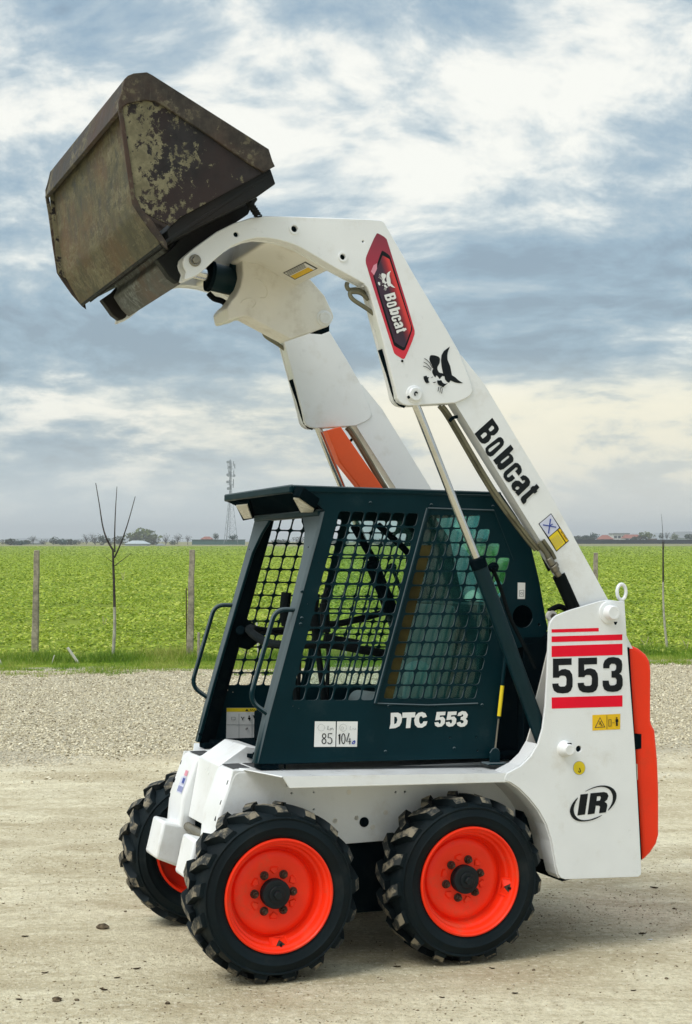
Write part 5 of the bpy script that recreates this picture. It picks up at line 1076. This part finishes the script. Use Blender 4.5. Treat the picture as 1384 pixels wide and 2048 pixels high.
# verge: tall dark grass at the fence, short bright grass in front, thinning into the gravel
BL_V = np.array([[-.5, 0, 0], [.5, 0, 0], [.32, .10, .55], [-.32, .10, .55], [0, .34, 1]]); BL_F = np.array([[0, 1, 2], [0, 2, 3], [3, 2, 4]])
def verge():
    g = np.random.default_rng(5); n = 150000; x = g.uniform(-7.5, 8.5, n); e0, e1 = edge_grass(x), edge_field(x); u = g.uniform(-.25, 1.25, n); y = e0+(e1-e0)*u
    d = vnoise(x, y, .45, 31)*.6+vnoise(x, y, .16, 32)*.4; keep = (d > np.where(u < -.1, .66, np.where(u < .12, .50, np.where(u < .3, .38, .2)))); x, y, u = x[keep], y[keep], u[keep]; n = len(x)
    tall = np.clip((u-.74-.3*(vnoise(x, y*0, .8, 37)-.5))/.12, 0, 1); hgt = (.045+.05*vnoise(x, y, .3, 33))*(1-tall)+tall*(.06+.19*vnoise(x, y, .45, 34)**1.4)
    hgt *= g.uniform(.6, 1.2, n); wdt = .006+.006*g.random(n)
    sh = np.clip(.70-.10*tall+.6*(vnoise(x, y, .6, 35)-.5)+g.normal(0, .16, n)+.25*(u > 1), 0, 1)
    z = hfield(x, y)*0+.0
    return np.stack([x, y, z], 1), g.uniform(0, math.tau, n), g.normal(0, .25, n), g.normal(0, .35, n), np.stack([wdt, hgt, hgt], 1), sh
GRASSM = shade_mat('verge_grass', [(0, (.045, .11, .010)), (.4, (.11, .23, .016)), (.75, (.23, .34, .028)), (1, (.40, .42, .10))], .55, .35, .25)
scatter(BL_V, BL_F, *verge(), GRASSM, 'verge_grass')
xsv = np.linspace(-14, 16, 120)
def verge_sheet():
    vs, fs = [], []; us = np.linspace(.06, 1.02, 8)
    for x in xsv:
        for u in us: y = float(edge_grass(np.array(x))+(edge_field(np.array(x))-edge_grass(np.array(x)))*u); vs.append((x, y, .012+(.02 if u > .1 else -.06)))
    k = len(us); f = [(i*k+j, (i+1)*k+j, (i+1)*k+j+1, i*k+j+1) for i in range(len(xsv)-1) for j in range(k-1)]
    o = link('verge', np_mesh('verge', np.array(vs), np.array(f), field_mat('verge_soil', True), smooth=True)); tag(o, kind='structure')
verge_sheet()
# gravel
ST_V = np.array([[1, 0, 0], [-1, 0, 0], [0, 1, 0], [0, -1, 0], [0, 0, 1], [0, 0, -1]], float)*.5; ST_F = np.array([[0, 2, 4], [2, 1, 4], [1, 3, 4], [3, 0, 4], [2, 0, 5], [1, 2, 5], [3, 1, 5], [0, 3, 5]])
def gravel():
    g = np.random.default_rng(6); n = 170000; y = g.uniform(10.4, 20.6, n); x = g.uniform(-1, 1, n)*(.235*y+.8)
    k = (y-11.5-.04*x+1.1*(vnoise(x, y, .9, 41)-.5))/.45; keep = (g.random(n) < np.clip(k, .05, 1)) & (y < edge_grass(x)+.35); x, y = x[keep], y[keep]; n = len(x)
    S = .007+.020*g.random(n)**3; S3 = np.stack([S*g.uniform(.8, 1.6, n), S*g.uniform(.8, 1.3, n), S*g.uniform(.5, .9, n)], 1)
    return np.stack([x, y, hfield(x, y)+S*.18], 1), g.uniform(0, math.tau, n), g.normal(0, .4, n), g.normal(0, .4, n), S3, np.clip(g.normal(.47, .28, n), 0, 1)
scatter(ST_V, ST_F, *gravel(), shade_mat('gravel_stone', [(0, (.24, .20, .13)), (.4, (.54, .475, .325)), (1, (.80, .735, .56))], .9, 0, .2), 'gravel')
def crumbs():
    g = np.random.default_rng(8); n = 80000; y = np.sqrt(g.uniform(4.4**2, 12.2**2, n)); x = g.uniform(-1, 1, n)*(.235*y+.3)
    keep = vnoise(x*.5, y, .5, 43)+.5*g.random(n) > .62; x, y = x[keep], y[keep]; n = len(x)
    S = .0024+.0080*g.random(n)**5; S3 = np.stack([S*g.uniform(1, 2.2, n), S, S*.7], 1)
    return np.stack([x, y, hfield(x, y)+S*.1], 1), g.uniform(0, math.tau, n), g.normal(0, .3, n), g.normal(0, .3, n), S3, np.clip(g.normal(.5, .32, n), 0, 1)
scatter(ST_V, ST_F, *crumbs(), shade_mat('soil_crumb', [(0, (.12, .09, .055)), (.5, (.36, .30, .19)), (1, (.70, .64, .50))], .95, 0, .1), 'soil_crumbs')
def GP(px, py, lift=0.):      # ground point under a pixel of the photograph (level ground)
    c, s = math.cos(PITCH), math.sin(PITCH); x, z = (px-692)/FPX, (1024-py)/FPX; d = (x, c-z*s, s+z*c); t = (lift-CAMH)/d[2]; return Vector((d[0]*t, d[1]*t, lift))
SOILM = paint('dry_clod', (.13, .10, .065), .95, .3, (.25, .2, .13), .5, spec=.1, scale=40); LITTER = paint('dead_leaf', (.075, .05, .028), .9, .3, spec=.1, scale=40)
# bits lying on the packed earth: clods and curled dead leaves
CL = [(205, 1854, .030, 0, 'biggest dark clod on the pale earth left of the wheels'), (114, 2012, .022, 0, 'dark clod at the lower left corner of the yard'), (154, 2012, .010, 0, 'small dark clod beside the larger one at lower left'), (234, 1963, .015, 1, 'curled dark leaf on the earth below the far front wheel'), (274, 1943, .018, 1, 'reddish dead leaf on the earth left of the near front wheel'),
      (38, 2010, .015, 1, 'split dark leaf at the far lower left of the yard'), (90, 1952, .016, 1, 'dark leaf on the earth at mid left'), (50, 1874, .018, 1, 'flat dark twig-like leaf left of the biggest clod'), (207, 1990, .020, 1, 'thin dark leaf below the reddish dead leaf'), (335, 2019, .012, 0, 'dark clod below the near front wheel'),
      (884, 2001, .012, 1, 'brown dead leaf in front of the rear wheel'), (1030, 1991, .014, 1, 'bent dark leaf in front of the machine at lower right'), (1300, 1872, .016, 1, 'white scrap leaf on the earth at right'), (1308, 1760, .024, 1, 'flat brown leaf behind the rear of the machine'), (1348, 1804, .010, 0, 'small dark stone behind the rear of the machine'), (1285, 1859, .022, 1, 'dark leaf on the brown earth at right'),
      (1267, 1982, .013, 1, 'dark fleck of leaf at lower right'), (1067, 1940, .009, 0, 'small black clod right of the near rear wheel'), (794, 1935, .017, 1, 'dark leaf between the two near wheels'), (984, 1937, .014, 1, 'dark leaf under the rear wheel edge'), (1333, 1957, .009, 0, 'tiny black clod at right'), (251, 1818, .009, 0, 'tiny clod beside the far front tyre')]
for i, (px, py, r, leaf, lab) in enumerate(CL):
    r *= .85; p = GP(px, py); z = float(hfield(np.array(p.x), np.array(p.y))); g = random.Random(i); m = MB()
    if leaf:
        n = 7; L = [(r*(k/(n-1)-.5)*2, 0) for k in range(n)]; vs = []
        for k, (u, _) in enumerate(L):
            wv = r*.36*math.sin(math.pi*(k+.15)/(n-.7)); cz = .25*r*abs(u/r)**1.5+g.uniform(0, .12)*r; vs += [(u, -wv, cz+wv*.4), (u, 0, cz*.7), (u, wv, cz+wv*.5)]
        m.add(vs, [(3*k+j, 3*k+3+j, 3*k+4+j, 3*k+1+j) for k in range(n-1) for j in range(2)])
        m.add([(x, y, zz-.0012) for x, y, zz in vs], [(3*k+1+j, 3*k+4+j, 3*k+3+j, 3*k+j) for k in range(n-1) for j in range(2)])
        o = m.build('dead_leaf', WHITEP if 'white' in lab else LITTER, loc=(p.x, p.y, z+.001)); cat = 'leaf'
    else:
        bm = bmesh.new(); bmesh.ops.create_icosphere(bm, subdivisions=2, radius=r)
        for v in bm.verts: v.co *= g.uniform(.72, 1.2); v.co.z = max(v.co.z*.6, -r*.3)
        me = D.meshes.new('clod'); bm.to_mesh(me); bm.free(); me.materials.append(SOILM); o = link('clod', me, loc=(p.x, p.y, z+r*.22)); cat = 'clod'
    o.rotation_euler = (0, 0, g.uniform(-.6, .6)+(math.pi if g.random() < .5 else 0)); tag(o, lab, cat, 'bits of litter on the packed earth')
# ---- fence posts, young trees, stakes
POSTM = paint('weathered_concrete', (.32, .285, .22), .9, .22, (.16, .15, .10), .6, spec=.1, scale=14, bump=.5)
def post(px, py, ptop, wpx, label, lean=0.):
    p = GP(px, py); k = p.y/FPX; h = (py-ptop)*k; wd_ = wpx*k; m = MB(); n = 9; g = random.Random(int(px)); r0 = []
    for i in range(n+1):
        t = i/n; wv = wd_/2*(1-.18*t)*(1+g.uniform(-.06, .06)); x = lean*t*k+g.uniform(-.004, .004); r0.append([(x-wv, -wv*.9, t*h), (x+wv, -wv*.9, t*h), (x+wv, wv*.9, t*h), (x-wv, wv*.9, t*h)])
    m.add([v for r in r0 for v in r], [(i*4+j, i*4+(j+1) % 4, i*4+4+(j+1) % 4, i*4+4+j) for i in range(n) for j in range(4)]+[(n*4, n*4+1, n*4+2, n*4+3)])
    o = m.build('fence_post', POSTM, None, .008, smooth=30, loc=(p.x, p.y, -.02)); tag(o, label, 'fence post', 'fence posts along the field edge'); return o
post(70, 1316, 1098, 13, 'leftmost weathered fence post, left of the young tree', 3)
post(379, 1322, 1097, 13, 'weathered fence post just left of the cab handle, with a rusty bar beside it', 5)
post(1190, 1308, 1103, 10, 'fence post rising behind the sloping lift arm on the right', 2)
post(397, 1326, 1262, 6, 'short pale stub of a post behind the cab handle', 0)
def rod_thing(name, p0, p1, r, mt, label, cat, group=None):
    m = MB(); m.tube([(0, 0, 0), tuple(Vector(p1)-Vector(p0))], r, 7); o = m.build(name, mt, None, loc=p0); return tag(o, label, cat, group)
p = GP(374, 1322); k = p.y/FPX; rod_thing('rusty_bar', p, p+Vector((-.01, -.03, (1322-1176)*k)), .008, RUSTY, 'thin rusty bar standing against a fence post near the cab', 'bar')
STAKE = paint('white_stake_wood', (.60, .58, .50), .8, .12, (.3, .28, .2), .5)
p = GP(160, 1331); k = p.y/FPX; rod_thing('wooden_stake', p, p+Vector((-25*k, 0, 36*k)), .019, STAKE, 'pale stake leaning in the grass between post and young tree', 'stake')
p = GP(6, 1335); k = p.y/FPX; rod_thing('wooden_stake', p, p+Vector((-14*k, 0, 30*k)), .012, STAKE, 'thin pale stake at the left edge of the grass', 'stake')
p = GP(102, 1332); rod_thing('wooden_stake', p, p+Vector((7*k, 0, 22*k)), .007, STAKE, 'tiny pale stake in the grass right of the leftmost post', 'stake')
p = GP(517, 1318); rod_thing('wooden_stake', p, p+Vector((-4*k, .0, 78*k)), .013, STAKE, 'tall white stake in the grass seen through the cab opening', 'stake')
p = GP(690, 1318); rod_thing('wooden_stake', p, p+Vector((10*k, .0, 60*k)), .016, STAKE, 'white stake seen through the near mesh screen', 'stake')
BARK = paint('dark_bark', (.055, .046, .042), .85, .25, (.10, .09, .07), .4, spec=.15, scale=20, bump=.4); LIME = paint('whitewashed_bark', (.42, .40, .33), .9, .15, (.2, .19, .14), .6, spec=.1, scale=14, bump=.5)
def young_tree(base, limbs, trunk, label, rb, white):
    p0 = GP(*base); k = p0.y/FPX; W = lambda px, py, dy=0: (( px-base[0])*k, dy, (base[1]-py)*k)
    t = empty('young_tree', None, tuple(p0)); tag(t, label, 'young tree', 'young trees along the fence')
    tp = spline([W(*q) for q in trunk], 5); n = len(tp); nw = int(n*white)
    rad = lambda i: rb*(1-.55*i/n)
    m = MB(); m.tube(tp[:nw+1], [rad(i) for i in range(nw+1)], 9); m.build('trunk', LIME, t)
    m = MB(); m.tube(tp[nw:], [rad(i) for i in range(nw, n)], 9); m.build('trunk', BARK, t)
    for L, r in limbs:
        s_ = spline([W(x, y, dy) for x, y, dy in L], 6); m = MB(); m.tube(s_, [r*.72*(1-.7*i/len(s_)) for i in range(len(s_))], 7); m.build('branch', BARK, t)
young_tree((220, 1325), [([(225, 1100, 0), (212, 1078, .02), (203, 1050, .05), (196, 1010, .08), (188, 966, .1)], .020), ([(229, 1105, 0), (229, 1070, -.02), (231, 1020, -.04), (234, 974, -.05)], .016), ([(228, 1116, 0), (240, 1092, -.05), (256, 1050, -.1), (272, 994, -.12)], .018), ([(229, 1132, 0), (244, 1120, .04), (261, 1107, .06)], .010), ([(224, 1124, 0), (214, 1117, 0), (206, 1110, 0)], .006)],
   [(220, 1325), (226, 1305), (229, 1250), (228, 1190), (226, 1130), (225, 1098)], 'young bare tree with a whitewashed trunk left of the machine', .027, .50)
young_tree((1335, 1301), [([(1327, 1085, 0), (1326, 1050, .02), (1324, 1028, .02)], .006), ([(1327, 1110, 0), (1330, 1085, 0), (1332, 1070, 0)], .004)], [(1335, 1301), (1330, 1255), (1327, 1200), (1327, 1140), (1327, 1084)], 'thin bare sapling standing alone right of the machine', .021, .62)
DRYM = paint('dry_stem', (.42, .38, .22), .85, .15)
def weed(px, py, stems, label):
    p0 = GP(px, py); k = p0.y/FPX; t = empty('dry_weed', None, tuple(p0)); tag(t, label, 'weed', 'dry weeds in the verge')
    for x, y, r in stems: m = MB(); m.tube(spline([(0, 0, 0), (x*.4*k, .02, -y*.55*k), (x*k, .03, -y*k)], 4), r, 5); m.build('stem', DRYM, t)
weed(494, 1320, [(-2, -60, .006), (-16, -40, .005), (10, -44, .004), (-28, -30, .004)], 'dry weed stems seen through the front opening of the cab')
weed(1292, 1300, [(-10, -22, .005), (6, -26, .005), (16, -16, .004)], 'pale dry weed right of the rear cover')
weed(1374, 1302, [(-8, -22, .005), (4, -18, .005)], 'small dry weed at the right edge of the verge')
weed(207, 1258, [(-2, -26, .008), (6, -20, .006)], 'dry stalk standing out of the crop left of the young tree')
weed(246, 1162, [(-3, -16, .014), (3, -18, .012)], 'bleached stalk in the crop right of the young tree')
# ---- far skyline: trees, sheds, houses, mast, hills
def far(px, py, dist): return Vector(((px-692)/FPX*dist, dist, CAMH-(py-1083.1)/FPX*dist))
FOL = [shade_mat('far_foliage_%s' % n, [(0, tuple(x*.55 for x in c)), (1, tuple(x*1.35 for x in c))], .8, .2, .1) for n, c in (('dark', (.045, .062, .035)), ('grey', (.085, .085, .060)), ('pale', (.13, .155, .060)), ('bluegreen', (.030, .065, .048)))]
def far_tree(px, pyb, hpx, wpx, dist, kind, label, name='tree', bare=False):
    b = far(px, pyb, dist); k = dist/FPX; h, wv = hpx*k, wpx*k/2; t = empty(name, None, tuple(b)); tag(t, label, 'tree', 'trees along the skyline')
    g = np.random.default_rng(int(px*7+hpx)); m = MB(); m.tube([(0, 0, -.5), (g.normal(0, .05)*h, 0, h*.55)], [h*.03, h*.012], 6)
    nb = 9 if not bare else 22
    for i in range(nb):
        a = g.uniform(0, math.tau); z0 = h*g.uniform(.2, .5); r = g.uniform(.5, .95); m.tube([(0, 0, z0), (math.cos(a)*wv*r*.5, math.sin(a)*wv*r*.5, z0+h*.22), (math.cos(a)*wv*r*.8, math.sin(a)*wv*r*.8, min(h*.97, z0+h*g.uniform(.3, .5)))], [h*.012, h*.008, h*.003], 4)
    m.build('trunk', BARK, t)
    n = 260 if not bare else 120; u = g.normal(0, 1, (n, 3)); u /= np.linalg.norm(u, axis=1)[:, None]; rr_ = g.random(n)**.45
    cl = g.normal(0, 1, (9, 3)); cl /= np.linalg.norm(cl, axis=1)[:, None]; lump = 1+.35*np.max(np.clip(u@cl.T, 0, 1)**6, 1)-.22
    pts = u*rr_[:, None]*lump[:, None]*np.array([wv, wv, h*.40])+np.array([0, 0, h*.58]); pts[:, 2] = np.clip(pts[:, 2], h*.08, h*1.02)
    S = np.repeat((wv*.16*g.uniform(.5, 1.3, n)*(.6 if bare else 1))[:, None], 3, 1)
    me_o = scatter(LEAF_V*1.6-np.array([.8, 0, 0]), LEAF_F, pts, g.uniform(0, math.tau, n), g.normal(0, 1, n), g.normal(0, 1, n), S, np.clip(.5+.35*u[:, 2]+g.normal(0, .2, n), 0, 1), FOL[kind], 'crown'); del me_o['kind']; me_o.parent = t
BRICKR = paint('brick_red_tiles', (.26, .085, .055), .8, .15); WALLW = paint('whitewashed_wall', (.55, .55, .53), .8, .08); WALLB = paint('brick_wall', (.27, .15, .11), .85, .15); SHEETG = paint('green_sheet_fence', (.025, .105, .085), .6, .12); GLASSH = paint('pale_shed_sheet', (.42, .47, .48), .5, .08); ROOFG = paint('grey_shed_roof', (.20, .21, .21), .6, .1); WINM = paint('window_glass', (.03, .04, .05), .2); MASTM = paint('mast_steel', (.26, .29, .31), .5, .15)
def house(px0, px1, pyb, pyw, pyr, dist, wall, roof, label, cat='house', name='house', depth=8., flat=False, wins=0, ridge=.5):
    b0, b1 = far(px0, pyb, dist), far(px1, pyb, dist); wv = b1.x-b0.x; hw = (pyb-pyw)/FPX*dist; hr = (pyb-pyr)/FPX*dist
    t = empty(name, None, (b0.x, b0.y, b0.z)); tag(t, label, cat)
    m = MB(); m.box(0, wv, 0, depth, -1, hw); m.build('wall', wall, t)
    m = MB(); e = .35
    if flat: m.box(-e, wv+e, -e, depth+e, hw, hr)
    else:
        i0, i1 = wv*.5*(1-ridge), wv*(.5+.5*ridge); m.add([(-e, -e, hw-.1), (wv+e, -e, hw-.1), (wv+e, depth+e, hw-.1), (-e, depth+e, hw-.1), (i0, depth/2, hr), (i1, depth/2, hr)], [(0, 1, 5, 4), (1, 2, 5), (2, 3, 4, 5), (3, 0, 4), (3, 2, 1, 0)])
    m.build('roof', roof, t)
    for k_ in range(wins):
        x = wv*(k_+.5)/wins; q = MB(); q.box(x-wv*.12/max(wins/3, 1), x+wv*.12/max(wins/3, 1), -.06, .02, hw*.35, hw*.75); q.build('window', WINM, t)
    return t
# left side, from the left edge
house(20, 48, 1091, 1086, 1082, 620, GLASSH, GLASSH, 'long pale greenhouse at the far left of the skyline', 'greenhouse', 'greenhouse')
house(60, 78, 1090, 1086, 1081, 620, GLASSH, ROOFG, 'small pale shed beside the greenhouse on the left skyline', 'shed', 'shed')
house(96, 178, 1094, 1092, 1091.2, 560, WALLW, WALLW, 'low white wall along the far edge of the field at left', 'wall', 'low_wall', 1., True)
house(250, 293, 1095, 1087, 1081, 520, GLASSH, GLASSH, 'pale warehouse in front of the big pale tree', 'warehouse', 'warehouse', 10.)
house(312, 327, 1095, 1090, 1087, 540, GLASSH, ROOFG, 'small grey shed right of the big pale tree', 'shed', 'shed', 5)
house(402, 423, 1083, 1078, 1073, 640, WALLB, BRICKR, 'house with a red roof left of the mast', 'house', 'house', 8., wins=2)
house(384, 490, 1090, 1079.5, 1079, 600, SHEETG, SHEETG, 'long green sheet fence under the mast', 'fence', 'sheet_fence', .4, True)
LT = [(22, 1091, 13, 26, 0), (6, 1090, 11, 22, 1), (66, 1090, 18, 20, 1), (48, 1091, 10, 26, 0), (88, 1092, 14, 24, 1), (108, 1093, 18, 18, 0), (122, 1093, 14, 22, 3), (140, 1093, 13, 26, 0), (158, 1093, 15, 18, 1), (174, 1093, 24, 20, 1), (190, 1094, 26, 26, 1), (206, 1094, 22, 24, 0), (222, 1094, 18, 24, 1), (238, 1094, 20, 22, 0), (286, 1096, 36, 58, 2), (272, 1095, 30, 34, 1), (306, 1096, 24, 30, 1), (332, 1095, 26, 18, 1), (346, 1096, 16, 14, 0), (356, 1090, 22, 20, 1), (376, 1088, 18, 14, 1), (432, 1083, 16, 12, 0), (466, 1082, 12, 16, 3), (300, 1097, 14, 30, 0), (256, 1096, 12, 20, 0), (40, 1092, 9, 24, 3)]
LL = ['low dark tree just left of the greenhouse end, at the left edge of the photo', 'grey bare bush at the very left edge of the skyline', 'taller grey bare tree rising behind the greenhouse', 'low dark bush hiding the middle of the greenhouse', 'grey bare tree just left of the white wall', 'rounded dark tree above the left end of the white wall', 'blue-green tree above the left part of the white wall', 'low dark tree above the middle of the white wall', 'narrow grey bare tree above the right part of the white wall', 'tall grey bare tree at the right end of the white wall', 'broad grey bare tree left of the young tree trunk', 'dark tree left of the young tree trunk', 'grey bare tree seen between the young tree branches', 'dark tree right of the young tree trunk', 'big pale green tree behind the warehouse', 'tall grey bare tree touching the left of the big pale tree', 'grey bare tree touching the right of the big pale tree', 'grey bare tree right of the small grey shed', 'low dark bush left of the fence post by the cab handle', 'grey bare tree left of the green sheet fence', 'small grey bare tree at the left end of the green sheet fence', 'small dark tree right of the red roofed house near the mast', 'small blue-green tree at the right foot of the mast', 'low dark bush in front of the big pale tree', 'low dark bush at the left side of the warehouse', 'low blue-green bush in front of the greenhouse']
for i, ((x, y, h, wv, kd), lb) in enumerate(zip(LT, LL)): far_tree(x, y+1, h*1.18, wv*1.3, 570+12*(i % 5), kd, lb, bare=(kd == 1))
# seen between, behind the cab, and right side
RT = [(600, 1092, 22, 40, 1), (560, 1092, 15, 40, 0), (520, 1092, 14, 40, 0), (640, 1092, 16, 34, 1), (680, 1092, 14, 40, 0), (720, 1092, 16, 40, 1), (770, 1092, 15, 50, 0), (830, 1091, 14, 50, 0), (900, 1090, 15, 60, 3), (950, 1089, 14, 50, 0)]
for i, (x, y, h, wv, kd) in enumerate(RT): far_tree(x, y+1, h, wv, 600, kd, '%s tree on the skyline seen through the cab, %s' % (['dark', 'grey bare', 'pale', 'blue-green'][kd], ['behind the front opening', 'by the front pillar', 'at the front edge of the cab', 'behind the near pillar', 'behind the first mesh columns', 'behind the middle of the mesh', 'behind the mesh centre post', 'behind the seat', 'behind the rear pane', 'behind the rear pane edge'][i]), bare=(kd == 1))
HR = [(1156, 1084, 12, 26, 0), (1172, 1084, 14, 20, 3), (1188, 1084, 18, 18, 3), (1178, 1084, 10, 24, 0), (1293, 1082, 18, 28, 2), (1282, 1082, 14, 16, 0), (1322, 1082, 16, 10, 0), (1334, 1082, 19, 12, 1), (1350, 1082, 14, 14, 2), (1378, 1082, 14, 20, 0), (1270, 1082, 9, 14, 0), (1165, 1084, 10, 30, 0)]
HL = ['dark tree just right of the sloping lift arm', 'blue-green tree left of the red roofed house', 'taller blue-green tree touching the red roofed house', 'low dark tree at the foot of the blue-green pair', 'pale round tree right of the white block', 'dark tree between the white block and the pale round tree', 'narrow dark tree left of the thin sapling', 'leafless grey tree behind the thin sapling', 'pale tree right of the thin sapling', 'dark tree at the right edge of the skyline', 'low dark tree below the pale round tree', 'broad low dark tree beside the sloping lift arm']
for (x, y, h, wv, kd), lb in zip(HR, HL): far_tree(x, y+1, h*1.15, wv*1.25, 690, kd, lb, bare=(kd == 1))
house(1200, 1227, 1082, 1078, 1070, 700, WALLB, BRICKR, 'red roofed house beside the blue-green trees', 'house', 'house', 10., ridge=.4, wins=3)
house(1227, 1258, 1081, 1068.5, 1066, 760, WALLW, ROOFG, 'white flat roofed block on the right skyline', 'building', 'building', 12., True, 4)
house(1250, 1284, 1081.5, 1076, 1069, 720, WALLW, BRICKR, 'long house with a brick red roof on the right skyline', 'house', 'house', 10., wins=4, ridge=.8)
house(1300, 1314, 1081, 1077, 1074, 720, WALLB, ROOFG, 'small brick shed on the right skyline', 'shed', 'shed', 6.)
house(1352, 1400, 1081, 1076, 1063, 720, GLASSH, ROOFG, 'large grey roofed barn at the right edge', 'barn', 'barn', 14., ridge=.9)
house(1140, 1420, 1083, 1079.8, 1079.4, 660, DARK2, DARK2, 'long low dark wall across the right skyline', 'wall', 'boundary_wall', .5, True)
# hills
def hill(name, pts, dist, mt):
    vs = []; n = len(pts)
    for px, py in pts: t_ = far(px, py, dist); vs += [(t_.x, dist-420, -3), (t_.x, dist-150, t_.z*.55), (t_.x, dist, t_.z), (t_.x, dist+400, -3)]
    o = link(name, np_mesh(name, np.array(vs), np.array([(i*4+j, i*4+4+j, i*4+5+j, i*4+1+j) for i in range(n-1) for j in range(3)]), mt, smooth=True)); tag(o, kind='structure')
HILLM = paint('far_hill', (.10, .13, .12), .9, .1, scale=.01)
hill('hills', [(x, 1083-max(0, 17*math.exp(-((x-1340)/150)**2)+8*math.exp(-((x-1600)/200)**2)+5*math.exp(-((x-1180)/90)**2)+1.5*math.sin(x/37))) for x in range(1040, 2100, 20)], 4200, HILLM)
hill('hills', [(x, 1083-max(0, 4+3*math.sin(x/90)+1.5*math.sin(x/31))) for x in range(-900, 1100, 25)], 3800, HILLM)
# telecom mast: tapered three-legged lattice with antennas in its upper half
def mast():
    D_ = 600; b = far(461, 1083, D_); k = D_/FPX; H = (1083-918)*k; t = empty('telecom_mast', None, tuple(b)); tag(t, 'tall lattice telecom mast hung with antennas, left of the cab roof', 'mast')
    hw = lambda z: (2.6*(1-z/(H*.62))+.45 if z < H*.62 else .45)*1.0
    an = [R_(100), R_(220), R_(340)]; pt = lambda i, z: (math.cos(an[i])*hw(z), math.sin(an[i])*hw(z), z)
    for i in range(3): m = MB(); m.tube([pt(i, -1), pt(i, H*.3), pt(i, H*.62), pt(i, H*.98)], [.10, .09, .08, .06], 6); m.build('mast_leg', MASTM, t)
    m = MB(); zs = list(np.linspace(0, H*.62, 9))+list(np.linspace(H*.66, H*.98, 12))
    for z0, z1_ in zip(zs[:-1], zs[1:]):
        for i in range(3):
            j = (i+1) % 3; m.tube([pt(i, z1_), pt(j, z1_)], .03, 4); m.tube([pt(i, z0), pt(j, z1_)], .03, 4); m.tube([pt(j, z0), pt(i, z1_)], .03, 4)
    br_ = m.build('bracing', MASTM, t)
    m = MB(); m.tube([(-1.6, 0, 0), (-.3, 0, H*.5), (0, 0, H*1.0)], [.17, .15, .10], 6); m.build('cable_ladder', MASTM, t)
    g = random.Random(3)
    for z in (.66, .72, .80, .84, .90, .95):
        for q in range(3):
            a = an[q]+g.uniform(-.4, .4); r = 1.15+g.uniform(0, .5); m = MB(); c = Vector((math.cos(a)*r, math.sin(a)*r, H*z+g.uniform(-.6, .6)))
            if g.random() < .68: m.box(c.x-.17, c.x+.17, c.y-.12, c.y+.12, c.z-.9, c.z+.9); m.tube([(0, 0, c.z), tuple(c)], .05, 4); m.build('panel_antenna', MASTM, t)
            else:
                m.lathe([(.0, -.1), (.5, -.12), (.58, 0), (.5, .12), (0, .15)], tuple(c), 14, axis='b'); m.tube([(0, 0, c.z), tuple(c)], .05, 4); m.build('dish_antenna', MASTM, t)
    for z in (.69, .79, .88): m = MB(); m.tube([(1.3*math.cos(q), 1.3*math.sin(q), H*z) for q in np.linspace(0, math.tau, 13)], .06, 4); m.build('platform_ring', MASTM, t)
mast()
# ---- air
hz = MB(); hz.box(-4600, 4600, -60, 6400, -6.5, 62); ho = hz.build('haze', [])
hm = D.materials.new('air'); hm.use_nodes = True; t = NT(hm.node_tree); t.n.clear(); pv = t.new('ShaderNodeVolumePrincipled'); pv.inputs['Color'].default_value = (.92, .95, .97, 1); pv.inputs['Density'].default_value = .00042; pv.inputs['Anisotropy'].default_value = .2
oo = t.new('ShaderNodeOutputMaterial'); t.l.new(pv.outputs[0], oo.inputs['Volume']); ho.data.materials.append(hm); tag(ho, kind='stuff')
